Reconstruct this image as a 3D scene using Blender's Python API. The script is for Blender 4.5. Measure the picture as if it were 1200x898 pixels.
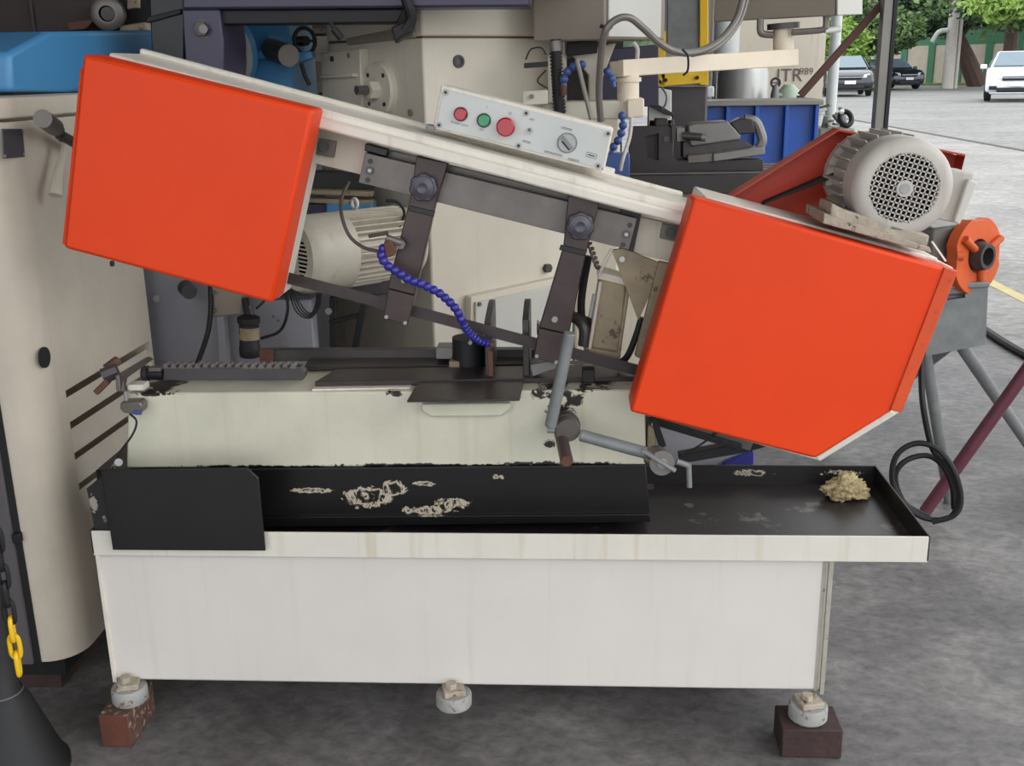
import bpy, bmesh, math, random
from mathutils import Vector, Matrix
for o in list(bpy.data.objects): bpy.data.objects.remove(o)
rnd = random.Random(7)
SC = bpy.context.scene
COL = SC.collection
# ------------------------------------------------------------------ camera
W_, H_, F_ = 1200.0, 898.0, 1243.19
YAW, PITCH, ROLL = -0.0585, 0.2867, -0.0174
CAM = Vector((.9695, -1.9328, 1.3398))
fwd = Vector((math.sin(YAW)*math.cos(PITCH), math.cos(YAW)*math.cos(PITCH), -math.sin(PITCH)))
rgt = Vector((math.cos(YAW), -math.sin(YAW), 0)); upv = rgt.cross(fwd)
RGT = rgt*math.cos(ROLL) + upv*math.sin(ROLL); UPV = upv*math.cos(ROLL) - rgt*math.sin(ROLL)
cd = bpy.data.cameras.new('camera'); cam = bpy.data.objects.new('camera', cd); COL.objects.link(cam)
cam.matrix_world = Matrix(((RGT.x, UPV.x, -fwd.x, CAM.x), (RGT.y, UPV.y, -fwd.y, CAM.y), (RGT.z, UPV.z, -fwd.z, CAM.z), (0, 0, 0, 1)))
cd.sensor_fit = 'HORIZONTAL'; cd.sensor_width = 36; cd.lens = 36*F_/W_; cd.clip_start = .05; cd.clip_end = 400
SC.camera = cam
# ------------------------------------------------------------------ sky and exposure
wd = bpy.data.worlds.new('overcast_sky'); SC.world = wd; wd.use_nodes = True
bg = wd.node_tree.nodes['Background']; bg.inputs[0].default_value = (.93, .965, 1, 1); bg.inputs[1].default_value = 2.3
sd = bpy.data.lights.new('sun_offscreen', 'SUN'); sd.energy = 0.7; sd.angle = math.radians(50); sd.color = (1, .97, .92)
so = bpy.data.objects.new('sun_offscreen', sd); COL.objects.link(so)
so.rotation_euler = Vector((-.72, .45, -.55)).to_track_quat('-Z', 'Y').to_euler()
vs = SC.view_settings; vs.view_transform = 'Standard'; vs.look = 'None'; vs.gamma = 1; vs.use_curve_mapping = False; vs.exposure = 0.0

# ------------------------------------------------------------------ pixel rays
def ray(u, v): return fwd*F_ + RGT*(u-600) - UPV*(v-449)
def P(u, v, Y): d = ray(u, v); return CAM + d*((Y-CAM.y)/d.y)
def PX(u, v, X): d = ray(u, v); return CAM + d*((X-CAM.x)/d.x)
def PZ(u, v, Z): d = ray(u, v); return CAM + d*((Z-CAM.z)/d.z)
V = Vector
# ------------------------------------------------------------------ materials
MATS = {}
def srgb(c):
    def f(x):
        x /= 255.0
        return x/12.92 if x <= .04045 else ((x+.055)/1.055)**2.4
    return (f(c[0]), f(c[1]), f(c[2]), 1)
def mat(name, col, rough=.5, metal=0, var=.12, scale=6, bump=0, bscale=60, col2=None, thr=None, sscale=14, streak=None, patches=None, pcol=None, coat=0, spec=.5, band=0):
    """procedural paint/metal: base colour with noise variation, optional speckle/rust (col2 above thr),
    vertical streak stains (streak colour) and worn patches [(x,z,rx,rz)] in object space"""
    m = bpy.data.materials.new(name); m.use_nodes = True; nt = m.node_tree; N = nt.nodes; L = nt.links
    b = N['Principled BSDF']; b.inputs['Roughness'].default_value = rough; b.inputs['Metallic'].default_value = metal
    b.inputs['Coat Weight'].default_value = coat; b.inputs['Specular IOR Level'].default_value = spec
    tc = N.new('ShaderNodeTexCoord')
    n1 = N.new('ShaderNodeTexNoise'); n1.inputs['Scale'].default_value = scale; n1.inputs['Detail'].default_value = 6; n1.inputs['Roughness'].default_value = .65
    L.new(tc.outputs['Object'], n1.inputs['Vector'])
    c = srgb(col)
    rp = N.new('ShaderNodeValToRGB'); L.new(n1.outputs['Fac'], rp.inputs[0])
    rp.color_ramp.elements[0].position = .3; rp.color_ramp.elements[1].position = .72
    rp.color_ramp.elements[0].color = tuple(x*(1-var) for x in c[:3])+(1,); rp.color_ramp.elements[1].color = tuple(min(1, x*(1+var*.6)) for x in c[:3])+(1,)
    out = rp.outputs[0]
    def mix(fac, a, colb):
        mx = N.new('ShaderNodeMix'); mx.data_type = 'RGBA'; L.new(fac, mx.inputs[0]); L.new(a, mx.inputs[6]); mx.inputs[7].default_value = colb; return mx.outputs[2]
    def ramp(src, p0, p1):
        r = N.new('ShaderNodeMapRange'); r.inputs[1].default_value = p0; r.inputs[2].default_value = p1; L.new(src, r.inputs[0]); return r.outputs[0]
    def mul(a, k):
        q = N.new('ShaderNodeMath'); q.operation = 'MULTIPLY'; L.new(a, q.inputs[0])
        if isinstance(k, (int, float)): q.inputs[1].default_value = k
        else: L.new(k, q.inputs[1])
        return q.outputs[0]
    if streak:
        mp = N.new('ShaderNodeMapping'); mp.inputs['Scale'].default_value = (42, 42, 1.6); L.new(tc.outputs['Object'], mp.inputs[0])
        n3 = N.new('ShaderNodeTexNoise'); n3.inputs['Scale'].default_value = 1; n3.inputs['Detail'].default_value = 5; L.new(mp.outputs[0], n3.inputs['Vector'])
        out = mix(mul(ramp(n3.outputs['Fac'], .56, .82), .5), out, srgb(streak))
    if col2:
        n2 = N.new('ShaderNodeTexNoise'); n2.inputs['Scale'].default_value = sscale; n2.inputs['Detail'].default_value = 9; n2.inputs['Roughness'].default_value = .7
        L.new(tc.outputs['Object'], n2.inputs['Vector'])
        out = mix(ramp(n2.outputs['Fac'], thr, thr+.05), out, srgb(col2))
    if patches:
        n4 = N.new('ShaderNodeTexNoise'); n4.inputs['Scale'].default_value = 38; n4.inputs['Detail'].default_value = 9; n4.inputs['Roughness'].default_value = .74; n4.inputs['Distortion'].default_value = .8
        L.new(tc.outputs['Object'], n4.inputs['Vector'])
        sx = N.new('ShaderNodeSeparateXYZ'); L.new(tc.outputs['Object'], sx.inputs[0])
        acc = None
        for (x, z, rx, rz) in patches:
            def sq(o, c0, r):
                a = N.new('ShaderNodeMath'); a.operation = 'SUBTRACT'; L.new(o, a.inputs[0]); a.inputs[1].default_value = c0
                d = N.new('ShaderNodeMath'); d.operation = 'DIVIDE'; L.new(a.outputs[0], d.inputs[0]); d.inputs[1].default_value = r
                return mul(d.outputs[0], d.outputs[0])
            ad = N.new('ShaderNodeMath'); ad.operation = 'ADD'; L.new(sq(sx.outputs[0], x, rx), ad.inputs[0]); L.new(sq(sx.outputs[2], z, rz), ad.inputs[1])
            s = ramp(ad.outputs[0], 1.0, 0.0)
            if acc is None: acc = s
            else:
                mxm = N.new('ShaderNodeMath'); mxm.operation = 'MAXIMUM'; L.new(acc, mxm.inputs[0]); L.new(s, mxm.inputs[1]); acc = mxm.outputs[0]
        a2 = N.new('ShaderNodeMath'); a2.operation = 'ADD'; L.new(mul(acc, .30), a2.inputs[0]); L.new(n4.outputs['Fac'], a2.inputs[1])
        gate = ramp(acc, .0, .06)
        pm = mul(ramp(a2.outputs[0], .68, .71), gate)
        if band: pm = mul(pm, ramp(a2.outputs[0], .68+band+.03, .68+band))
        out = mix(pm, out, srgb(pcol))
    L.new(out, b.inputs['Base Color'])
    if bump:
        n5 = N.new('ShaderNodeTexNoise'); n5.inputs['Scale'].default_value = bscale; n5.inputs['Detail'].default_value = 5; L.new(tc.outputs['Object'], n5.inputs['Vector'])
        bp = N.new('ShaderNodeBump'); bp.inputs['Strength'].default_value = bump; bp.inputs['Distance'].default_value = .01
        L.new(n5.outputs['Fac'], bp.inputs['Height']); L.new(bp.outputs[0], b.inputs['Normal'])
    MATS[name] = m
    return m
# ------------------------------------------------------------------ mesh builder
ORIG = {}
class MB:
    def __init__(s): s.v = []; s.f = []
    def loopx(s, pts, off):
        n = len(pts); a = len(s.v); off = V(off)
        s.v += [V(p) for p in pts] + [V(p)+off for p in pts]
        s.f += [tuple(range(a, a+n)), tuple(range(a+2*n-1, a+n-1, -1))]
        s.f += [(a+i, a+(i+1) % n, a+n+(i+1) % n, a+n+i) for i in range(n)]
        return s
    def ext(s, px, Y, d): return s.loopx([P(u, v, Y) for u, v in px], (0, d, 0))
    def extX(s, px, X, d): return s.loopx([PX(u, v, X) for u, v in px], (d, 0, 0))
    def extZ(s, px, Z, h): return s.loopx([PZ(u, v, Z) for u, v in px], (0, 0, h))
    def box(s, a, b):
        (x0, y0, z0), (x1, y1, z1) = a, b
        return s.loopx([(x0, y0, z0), (x1, y0, z0), (x1, y1, z0), (x0, y1, z0)], (0, 0, z1-z0))
    def obox(s, c, ax, ay, az):
        c = V(c); ax = V(ax)/2; ay = V(ay)/2; az = V(az)/2
        return s.loopx([c-ax-ay-az, c+ax-ay-az, c+ax+ay-az, c-ax+ay-az], az*2)
    def bar(s, p0, p1, w, h, upd=(0, 0, 1)):
        p0 = V(p0); p1 = V(p1); d = (p1-p0).normalized(); sd_ = d.cross(V(upd))
        if sd_.length < 1e-5: sd_ = d.cross(V((0, 1, 0)))
        sd_.normalize(); u2 = sd_.cross(d).normalized()
        q = [p0-sd_*w/2-u2*h/2, p0+sd_*w/2-u2*h/2, p0+sd_*w/2+u2*h/2, p0-sd_*w/2+u2*h/2]
        return s.loopx(q, p1-p0)
    def cyl(s, p0, p1, r0, r1=None, n=24):
        return s.lathe(p0, p1, [(0, 0), (r0, 0), (r0 if r1 is None else r1, 1), (0, 1)], n)
    def lathe(s, p0, p1, prof, n=28):
        """prof: (radius, t) with t along p0->p1 (fraction)"""
        p0 = V(p0); p1 = V(p1); ax = p1-p0; d = ax.normalized()
        e1 = d.cross(V((0, 0, 1)) if abs(d.z) < .9 else V((1, 0, 0))).normalized(); e2 = d.cross(e1)
        rings = []
        for r, t in prof:
            c = p0+ax*t
            if r < 1e-6: rings.append([len(s.v)]); s.v.append(c)
            else:
                a = len(s.v); rings.append(list(range(a, a+n)))
                s.v += [c+(e1*math.cos(2*math.pi*i/n)+e2*math.sin(2*math.pi*i/n))*r for i in range(n)]
        for A, B in zip(rings, rings[1:]):
            if len(A) == 1 and len(B) == 1: continue
            for i in range(n):
                j = (i+1) % n
                if len(A) == 1: s.f.append((A[0], B[j], B[i]))
                elif len(B) == 1: s.f.append((A[i], A[j], B[0]))
                else: s.f.append((A[i], A[j], B[j], B[i]))
        return s
    def tube(s, pts, r, n=8, sm=5, closed=False):
        pts = [V(p) for p in pts]
        if sm > 1 and len(pts) > 2:
            q = []; m = len(pts)
            for i in range(m if closed else m-1):
                p0 = pts[(i-1) % m] if closed or i > 0 else pts[0]*2-pts[1]; p1 = pts[i]; p2 = pts[(i+1) % m]
                p3 = pts[(i+2) % m] if closed or i < m-2 else pts[-1]*2-pts[-2]
                for k in range(sm):
                    t = k/sm
                    q.append(.5*((2*p1)+(p2-p0)*t+(2*p0-5*p1+4*p2-p3)*t*t+(3*p1-p0-3*p2+p3)*t**3))
            if not closed: q.append(pts[-1])
            pts = q
        m = len(pts); e1 = None; rings = []
        for i, p in enumerate(pts):
            a_ = pts[(i+1) % m] if closed or i < m-1 else p; b_ = pts[i-1] if closed or i > 0 else p
            d = (a_-b_).normalized()
            if e1 is None: e1 = d.cross(V((0, 0, 1)) if abs(d.z) < .9 else V((1, 0, 0))).normalized()
            else: e1 = (e1-d*e1.dot(d)).normalized()
            e2 = d.cross(e1); a = len(s.v); rings.append(a)
            rr = r(i/(m-1)) if callable(r) else r
            s.v += [p+(e1*math.cos(2*math.pi*k/n)+e2*math.sin(2*math.pi*k/n))*rr for k in range(n)]
        prs = list(zip(rings, rings[1:]))+([(rings[-1], rings[0])] if closed else [])
        for A, B in prs:
            s.f += [(A+k, A+(k+1) % n, B+(k+1) % n, B+k) for k in range(n)]
        if not closed: s.f += [tuple(rings[0]+k for k in reversed(range(n))), tuple(rings[-1]+k for k in range(n))]
        return s
    def ball(s, c, r, n=12, sq=(1, 1, 1)):
        c = V(c); a = len(s.v); m = n//2
        s.v.append(c+V((0, 0, r*sq[2])))
        for i in range(1, m):
            t = math.pi*i/m
            s.v += [c+V((r*sq[0]*math.sin(t)*math.cos(2*math.pi*k/n), r*sq[1]*math.sin(t)*math.sin(2*math.pi*k/n), r*sq[2]*math.cos(t))) for k in range(n)]
        s.v.append(c-V((0, 0, r*sq[2]))); e = len(s.v)-1
        for k in range(n):
            s.f.append((a, a+1+k, a+1+(k+1) % n)); b = a+1+(m-2)*n; s.f.append((e, b+(k+1) % n, b+k))
        for i in range(m-2):
            b = a+1+i*n
            s.f += [(b+k, b+n+k, b+n+(k+1) % n, b+(k+1) % n) for k in range(n)]
        return s
    def build(s, name, m, parent=None, bev=0, smooth=35, seg=2, orig=None):
        root = parent
        while root is not None and root.parent is not None: root = root.parent
        if root is not None: o0 = ORIG[root.name]
        elif orig is not None: o0 = V(orig)
        else:
            o0 = V((sum(p.x for p in s.v)/len(s.v), sum(p.y for p in s.v)/len(s.v), min(p.z for p in s.v)))
        me = bpy.data.meshes.new(name); me.from_pydata([tuple(p-o0) for p in s.v], [], s.f)
        bm = bmesh.new(); bm.from_mesh(me); bmesh.ops.recalc_face_normals(bm, faces=bm.faces); bm.to_mesh(me); bm.free()
        if smooth:
            me.shade_smooth(); me.set_sharp_from_angle(angle=math.radians(smooth))
        me.materials.append(MATS[m] if isinstance(m, str) else m)
        o = bpy.data.objects.new(name, me); COL.objects.link(o)
        if parent is not None: o.parent = parent
        else: o.location = o0; ORIG[o.name] = o0
        if bev:
            b = o.modifiers.new('bevel', 'BEVEL'); b.width = bev; b.segments = seg; b.limit_method = 'ANGLE'; b.angle_limit = math.radians(40); b.harden_normals = False
        return o
def tag(o, label, cat=None, group=None, kind=None):
    o['label'] = label
    if cat: o['category'] = cat
    if group: o['group'] = group
    if kind: o['kind'] = kind
    return o
def thing(name, loc, label, cat, group=None):
    o = bpy.data.objects.new(name, None); COL.objects.link(o); o.location = loc; o.empty_display_size = .1
    ORIG[o.name] = V(loc); tag(o, label, cat, group); return o
def struct(o): o['kind'] = 'structure'; return o
def ext(name, px, Y, d, m, parent=None, bev=.0015): return MB().ext(px, Y, d).build(name, m, parent, bev)
def rod(name, p0, p1, r, m, parent=None, n=20, r1=None, bev=0): return MB().cyl(p0, p1, r, r1, n).build(name, m, parent, bev)
def hose(name, pts, r, m, parent=None, n=8): return MB().tube(pts, r, n).build(name, m, parent)
def hexnut(name, c, ax, r, h, m, parent): c = V(c); ax = V(ax).normalized(); return MB().cyl(c, c+ax*h, r, n=6).build(name, m, parent, .0008, smooth=20)
def dash(name, text, c, ex, ez, size, m, parent):
    """flat printed lettering standing on a plane with axes ex (reading) and ez (up)"""
    cu = bpy.data.curves.new(name, 'FONT'); cu.body = text; cu.size = size; cu.align_x = 'CENTER'; cu.align_y = 'CENTER'
    t = bpy.data.objects.new(name+'_tmp', cu); COL.objects.link(t)
    dg = bpy.context.evaluated_depsgraph_get(); me = bpy.data.meshes.new_from_object(t.evaluated_get(dg)); bpy.data.objects.remove(t)
    me.name = name
    root = parent
    while root.parent is not None: root = root.parent
    ex = V(ex).normalized(); ez = V(ez).normalized(); o0 = ORIG[root.name]
    for v in me.vertices: v.co = V(c)-o0+ex*v.co.x+ez*v.co.y
    me.materials.clear(); me.materials.append(MATS[m])
    o = bpy.data.objects.new(name, me); COL.objects.link(o); o.parent = parent; return o
# ------------------------------------------------------------------ palette
mat('cream', (206, 200, 188), .42, 0, .10, 5, streak=(150, 130, 95))
mat('base_white', (214, 208, 202), .42, 0, .05, 3, streak=(200, 190, 172))
mat('lip_white', (216, 211, 200), .45, 0, .08, 5, streak=(176, 150, 92), col2=(70, 56, 42), thr=.69, sscale=30)
mat('bow_white', (222, 215, 203), .38, 0, .10, 6, streak=(160, 148, 128))
mat('bed_cream', (205, 203, 182), .45, 0, .14, 7, col2=(40, 32, 28), thr=.70, sscale=16)
mat('orange', (226, 64, 14), .5, 0, .06, 3, spec=.3)
mat('orange_worn', (214, 76, 26), .55, 0, .14, 7, col2=(120, 30, 18), thr=.68, sscale=18)
mat('red_guard', (178, 52, 26), .45, 0, .14, 5)
mat('black_paint', (24, 23, 24), .42, 0, .25, 8)
mat('rubber_black', (20, 20, 22), .6, 0, .2, 10)
mat('dark_steel', (74, 70, 70), .42, .35, .25, 12, bump=.05)
mat('mid_steel', (112, 106, 102), .4, .45, .2, 14, bump=.04)
mat('bright_steel', (160, 160, 158), .4, .4, .15, 20)
mat('galvanised', (128, 131, 131), .5, .2, .2, 22)
mat('oily_steel', (62, 54, 54), .35, .3, .3, 9, col2=(110, 98, 92), thr=.66, sscale=20)
mat('guide_steel', (72, 60, 58), .4, .3, .25, 18, col2=(130, 120, 112), thr=.70, sscale=30)
mat('blade_steel', (70, 62, 62), .38, .5, .2, 30)
mat('dirty_cream', (146, 132, 106), .5, 0, .3, 14, col2=(86, 66, 52), thr=.58, sscale=24)
mat('panel_grey', (186, 188, 184), .35, .15, .06, 10)
mat('print_dark', (70, 72, 74), .6, 0, .05)
mat('button_red', (170, 12, 38), .25, 0, .05, coat=.3)
mat('button_green', (20, 132, 82), .25, 0, .05, coat=.3)
mat('bezel_black', (18, 18, 18), .4, 0, .05)
mat('hose_blue', (46, 44, 138), .3, 0, .18, 20)
mat('hose_blue_faded', (58, 82, 138), .4, 0, .2, 20)
mat('motor_grey', (184, 178, 170), .45, 0, .1, 9, streak=(150, 135, 120))
mat('motor_cream', (200, 192, 176), .42, 0, .12, 10, streak=(150, 130, 100))
mat('fan_plastic', (34, 33, 34), .6, 0, .15, 20)
mat('rust', (98, 64, 48), .8, 0, .3, 20, bump=.2)
mat('wood_end', (94, 52, 38), .75, 0, .3, 12, bump=.15)
mat('wood_block', (92, 66, 54), .85, 0, .35, 16, bump=1, bscale=40, col2=(158, 138, 116), thr=.55, sscale=70)
mat('wood_dark', (62, 44, 42), .75, 0, .3, 14, bump=.25)
mat('pad_grey', (156, 156, 152), .65, 0, .18, 20, col2=(112, 96, 80), thr=.57, sscale=50)
mat('weld_cream', (170, 158, 142), .65, 0, .25, 30, bump=.5, col2=(98, 76, 62), thr=.58, sscale=45)
mat('cotton', (186, 168, 126), .95, 0, .35, 40, bump=1, bscale=120)
mat('tray_black', (44, 39, 39), .34, 0, .45, 5, col2=(104, 94, 90), thr=.60, sscale=9)
mat('blue_paint', (74, 140, 190), .38, 0, .08, 4)
mat('navy_paint', (58, 54, 76), .42, 0, .18, 6)
mat('beige_machine', (208, 200, 184), .5, 0, .08, 4, streak=(196, 185, 166))
mat('beige_arm', (222, 208, 186), .5, 0, .08, 5)
mat('cabinet_cream', (206, 195, 179), .45, 0, .12, 5, streak=(192, 179, 160))
mat('panel_dark', (92, 88, 90), .5, 0, .12, 6)
mat('plate_steel', (86, 84, 92), .4, .4, .2, 10)
mat('slate_panel', (150, 150, 158), .5, 0, .1, 4)
mat('grey_box', (140, 130, 118), .5, 0, .08, 5)
mat('grey_box_light', (192, 190, 182), .5, 0, .06, 5)
mat('yellow_paint', (236, 192, 28), .45, 0, .08, 6)
mat('yellow_plastic', (232, 186, 20), .4, 0, .05)
mat('crate_blue', (26, 82, 172), .4, 0, .12, 6)
mat('vise_dark', (58, 54, 54), .45, .3, .2, 14)
mat('vise_grey', (128, 126, 124), .4, .4, .15, 14)
mat('tank_steel', (176, 176, 172), .35, .45, .1, 5)
mat('gas_green', (168, 190, 166), .5, 0, .1)
mat('maroon_pipe', (104, 52, 66), .5, 0, .15, 9)
mat('strut_brown', (96, 60, 50), .6, 0, .2, 9)
mat('post_steel', (138, 134, 126), .5, .2, .15, 6)
mat('pipe_white', (205, 210, 206), .4, 0, .06)
mat('conduit_grey', (118, 112, 106), .4, .3, .12, 12)
mat('plaster', (222, 212, 196), .85, 0, .1, 3, streak=(180, 160, 140))
mat('graffiti', (120, 105, 95), .9, 0, .2, 20)
mat('pink_paint', (214, 150, 136), .5, 0, .08)
mat('white_plastic', (225, 225, 220), .4, 0, .04)
mat('hose_brown', (56, 46, 40), .45, 0, .2, 10)
mat('ring_steel', (176, 176, 172), .45, .1, .1, 10)
mat('edge_dirty', (170, 164, 152), .5, 0, .2, 20, col2=(90, 76, 60), thr=.62, sscale=30)
mat('orange_ring', (206, 92, 48), .55, 0, .14, 9, col2=(120, 52, 34), thr=.66, sscale=26, spec=.3)
# ================================================================== SETTING
def concrete(name, c1, c2, c3, sc, rough):
    m = bpy.data.materials.new(name); m.use_nodes = True; nt = m.node_tree; N = nt.nodes; L = nt.links; b = N['Principled BSDF']
    tc = N.new('ShaderNodeTexCoord')
    n1 = N.new('ShaderNodeTexNoise'); n1.inputs['Scale'].default_value = sc; n1.inputs['Detail'].default_value = 9; n1.inputs['Roughness'].default_value = .62; n1.inputs['Distortion'].default_value = .6
    mp = N.new('ShaderNodeMapping'); mp.inputs['Scale'].default_value = (.9, 1.2, 1); mp.inputs['Rotation'].default_value = (0, 0, .5); L.new(tc.outputs['Object'], mp.inputs[0]); L.new(mp.outputs[0], n1.inputs['Vector'])
    r = N.new('ShaderNodeValToRGB'); L.new(n1.outputs['Fac'], r.inputs[0]); e = r.color_ramp.elements
    e[0].position = .32; e[0].color = srgb(c1); e[1].position = .72; e[1].color = srgb(c3); k = e.new(.52); k.color = srgb(c2)
    n2 = N.new('ShaderNodeTexNoise'); n2.inputs['Scale'].default_value = sc*16; n2.inputs['Detail'].default_value = 9; n2.inputs['Distortion'].default_value = .35; n2.inputs['Roughness'].default_value = .7; L.new(mp.outputs[0], n2.inputs['Vector'])
    r2 = N.new('ShaderNodeMapRange'); r2.inputs[1].default_value = .3; r2.inputs[2].default_value = .75; r2.inputs[3].default_value = .55; r2.inputs[4].default_value = 1.5; L.new(n2.outputs['Fac'], r2.inputs[0])
    mx = N.new('ShaderNodeMix'); mx.data_type = 'RGBA'; mx.blend_type = 'MULTIPLY'; mx.inputs[0].default_value = 1; L.new(r.outputs[0], mx.inputs[6]); L.new(r2.outputs[0], mx.inputs[7])
    L.new(mx.outputs[2], b.inputs['Base Color']); b.inputs['Roughness'].default_value = rough
    bp = N.new('ShaderNodeBump'); bp.inputs['Strength'].default_value = .3; bp.inputs['Distance'].default_value = .01; L.new(n2.outputs['Fac'], bp.inputs['Height']); L.new(bp.outputs[0], b.inputs['Normal'])
    MATS[name] = m
concrete('shop_concrete', (84, 80, 79), (112, 109, 108), (146, 142, 138), 1.6, .6)
concrete('apron_concrete', (122, 120, 117), (138, 136, 132), (156, 153, 148), .8, .75)
concrete('road_surface', (118, 117, 115), (130, 129, 126), (142, 141, 138), .35, .8)
mat('wall_dark', (72, 62, 60), .8, 0, .2, 2)
mat('roof_sheet', (150, 144, 136), .7, 0, .1, 2)
mat('floor_yellow', (184, 170, 116), .7, 0, .2, 8)

def slab(name, pts, z0, z1, m): return struct(MB().loopx([(p[0], p[1], z0) for p in pts], (0, 0, z1-z0)).build(name, m, None, orig=(0, 0, 0)))
tag(slab('floor', [(-6, -8), (3.15, -8), (3.15, 60), (-6, 60)], -.2, 0, 'shop_concrete'), 'worn grey concrete shop floor')
tag(slab('apron', [(3.152, -20), (8, -20), (8, 140), (3.152, 140)], -.2, -.001, 'apron_concrete'), 'pale concrete apron between the shop and the street')
tag(slab('road', [(8.03, -40), (140, -40), (140, 140), (8.03, 140)], -.2, -.02, 'road_surface'), 'pale asphalt street beyond the shop apron')
tag(slab('kerb', [(7.97, -20), (8.10, -20), (8.10, 140), (7.97, 140)], -.1, .004, 'wall_dark'), 'dark kerb joint along the street edge')
tag(slab('floor_line', [(3.58, -4), (3.66, -4), (3.66, 9), (3.58, 9)], -.001, .002, 'floor_yellow'), 'yellow line painted along the apron')
tag(slab('wall_back', [(-3.2, 5.2), (1.3, 5.2), (1.3, 5.4), (-3.2, 5.4)], 0, 3.6, 'wall_dark'), 'dark brown wall at the back of the shop')
tag(slab('wall_left', [(-3.4, -4), (-3.2, -4), (-3.2, 5.4), (-3.4, 5.4)], 0, 3.6, 'wall_dark'), 'dark side wall of the shop')
tag(slab('ceiling', [(-3.4, -4), (3.1, -4), (3.1, 5.4), (-3.4, 5.4)], 3.6, 3.7, 'roof_sheet'), 'shed roof over the shop')
# ================================================================== BAND SAW
saw = thing('band_saw', (.74, .18, 0), 'horizontal metal cutting band saw with two orange wheel covers on a white base', 'band saw')
X1, XT, ZB, ZT, ZL = 1.479, 1.66, .113, .412, .464
YL, YR = -.017, .365                       # front lip and rear wall of the tray
ZF = .420                                  # tray floor
ba = math.radians(15.3); ex = V((math.cos(ba), 0, -math.sin(ba))); en = V((math.sin(ba), 0, math.cos(ba))); ey = V((0, 1, 0))
SWO = ORIG[saw.name]
# ---- base cabinet
base = MB().box((0, 0, ZB), (X1, .35, ZT)).box((.01, .34, ZB+.001), (X1-.01, .50, ZT-.02)).build('base_cabinet', 'base_white', saw, .004)
MB().box((-.002, -.005, ZB-.004), (.007, .01, ZT)).build('edge_flange', 'bow_white', base, .001)
MB().box((X1-.005, -.007, ZB-.006), (X1+.004, .012, ZT)).build('edge_flange', 'edge_dirty', base, .001)
MB().box((X1-.016, -.0008, ZB), (X1-.008, .004, ZT-.004)).build('seam', 'edge_dirty', base)
# ---- tray
tray = MB().box((0, YL+.004, ZF-.006), (XT, YR, ZF)).build('chip_tray', 'tray_black', saw)
lip = MB().box((0, YL, ZT-.002), (XT, YL+.004, ZL)).build('tray_lip', 'lip_white', tray, .001)
mat('rear_worn', (28, 26, 27), .4, 0, .25, 9, band=.06, patches=[(P(880, 553, .36).x-SWO.x, .447, .06, .012), (P(985, 553, .36).x-SWO.x, .449, .07, .010)], pcol=(190, 178, 160))
MB().box((0, YR-.004, ZF-.006), (XT, YR, ZL+.002)).build('rear_wall', 'rear_worn', tray, .001)
MB().box((XT-.004, YL, ZT), (XT, YR, ZL+.001)).build('end_wall', 'black_paint', tray, .001)
MB().box((0, YL, ZT), (.004, YR, ZL+.001)).build('end_wall', 'black_paint', tray, .001)
rod('drain', PZ(807, 594, ZF-.002), PZ(807, 594, ZF-.002)+V((0, 0, .004)), .010, 'mid_steel', tray)
# ---- splash plates at the left end
mat('splash_worn', (32, 30, 32), .5, 0, .25, 9, patches=[(P(110, 590, -.02).x-SWO.x, P(110, 590, -.02).z, .012, .03), (P(124, 612, -.02).x-SWO.x, P(124, 612, -.02).z, .008, .024)], pcol=(150, 140, 130))
ext('splash_backing', [(101, 573), (117, 560), (165, 553), (165, 621), (111, 621)], -.022, .004, 'splash_worn', saw)
ext('splash_plate', [(118, 551), (290, 549), (303, 561), (311, 646), (132, 645)], -.034, .005, 'black_paint', saw)
# ---- channel under the bed
cx = lambda u, v: P(u, v, .085)
mat('channel_worn', (20, 19, 21), .34, 0, .3, 9, band=.11, patches=[(cx(u, v).x-SWO.x, cx(u, v).z, rx*.00165, rz*.00165) for u, v, rx, rz in
    [(430, 583, 46, 20), (462, 573, 26, 14), (505, 598, 44, 9), (530, 590, 30, 12), (497, 567, 22, 5), (583, 559, 10, 5), (366, 575, 40, 5)]], pcol=(186, 174, 154))
chan = ext('channel', [(112, 551), (757, 545), (762, 610), (118, 618)], .085, .19, 'channel_worn', saw, .002)
MB().ext([(118, 608), (761, 603), (762, 612), (118, 621)], .076, .012).build('bottom_flange', 'channel_worn', chan, .001)
# ---- bed casting
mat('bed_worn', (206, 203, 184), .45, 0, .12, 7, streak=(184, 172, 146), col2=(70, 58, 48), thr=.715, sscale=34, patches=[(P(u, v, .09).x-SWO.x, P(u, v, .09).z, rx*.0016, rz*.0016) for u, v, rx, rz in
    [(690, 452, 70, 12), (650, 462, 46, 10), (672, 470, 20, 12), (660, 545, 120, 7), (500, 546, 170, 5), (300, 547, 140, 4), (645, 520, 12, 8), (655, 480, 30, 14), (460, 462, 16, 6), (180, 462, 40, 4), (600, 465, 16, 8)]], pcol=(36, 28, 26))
bed = ext('bed_casting', [(150, 461), (756, 457), (757, 545), (148, 549)], .09, .20, 'bed_worn', saw, .004)
ZBED = .722
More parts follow.
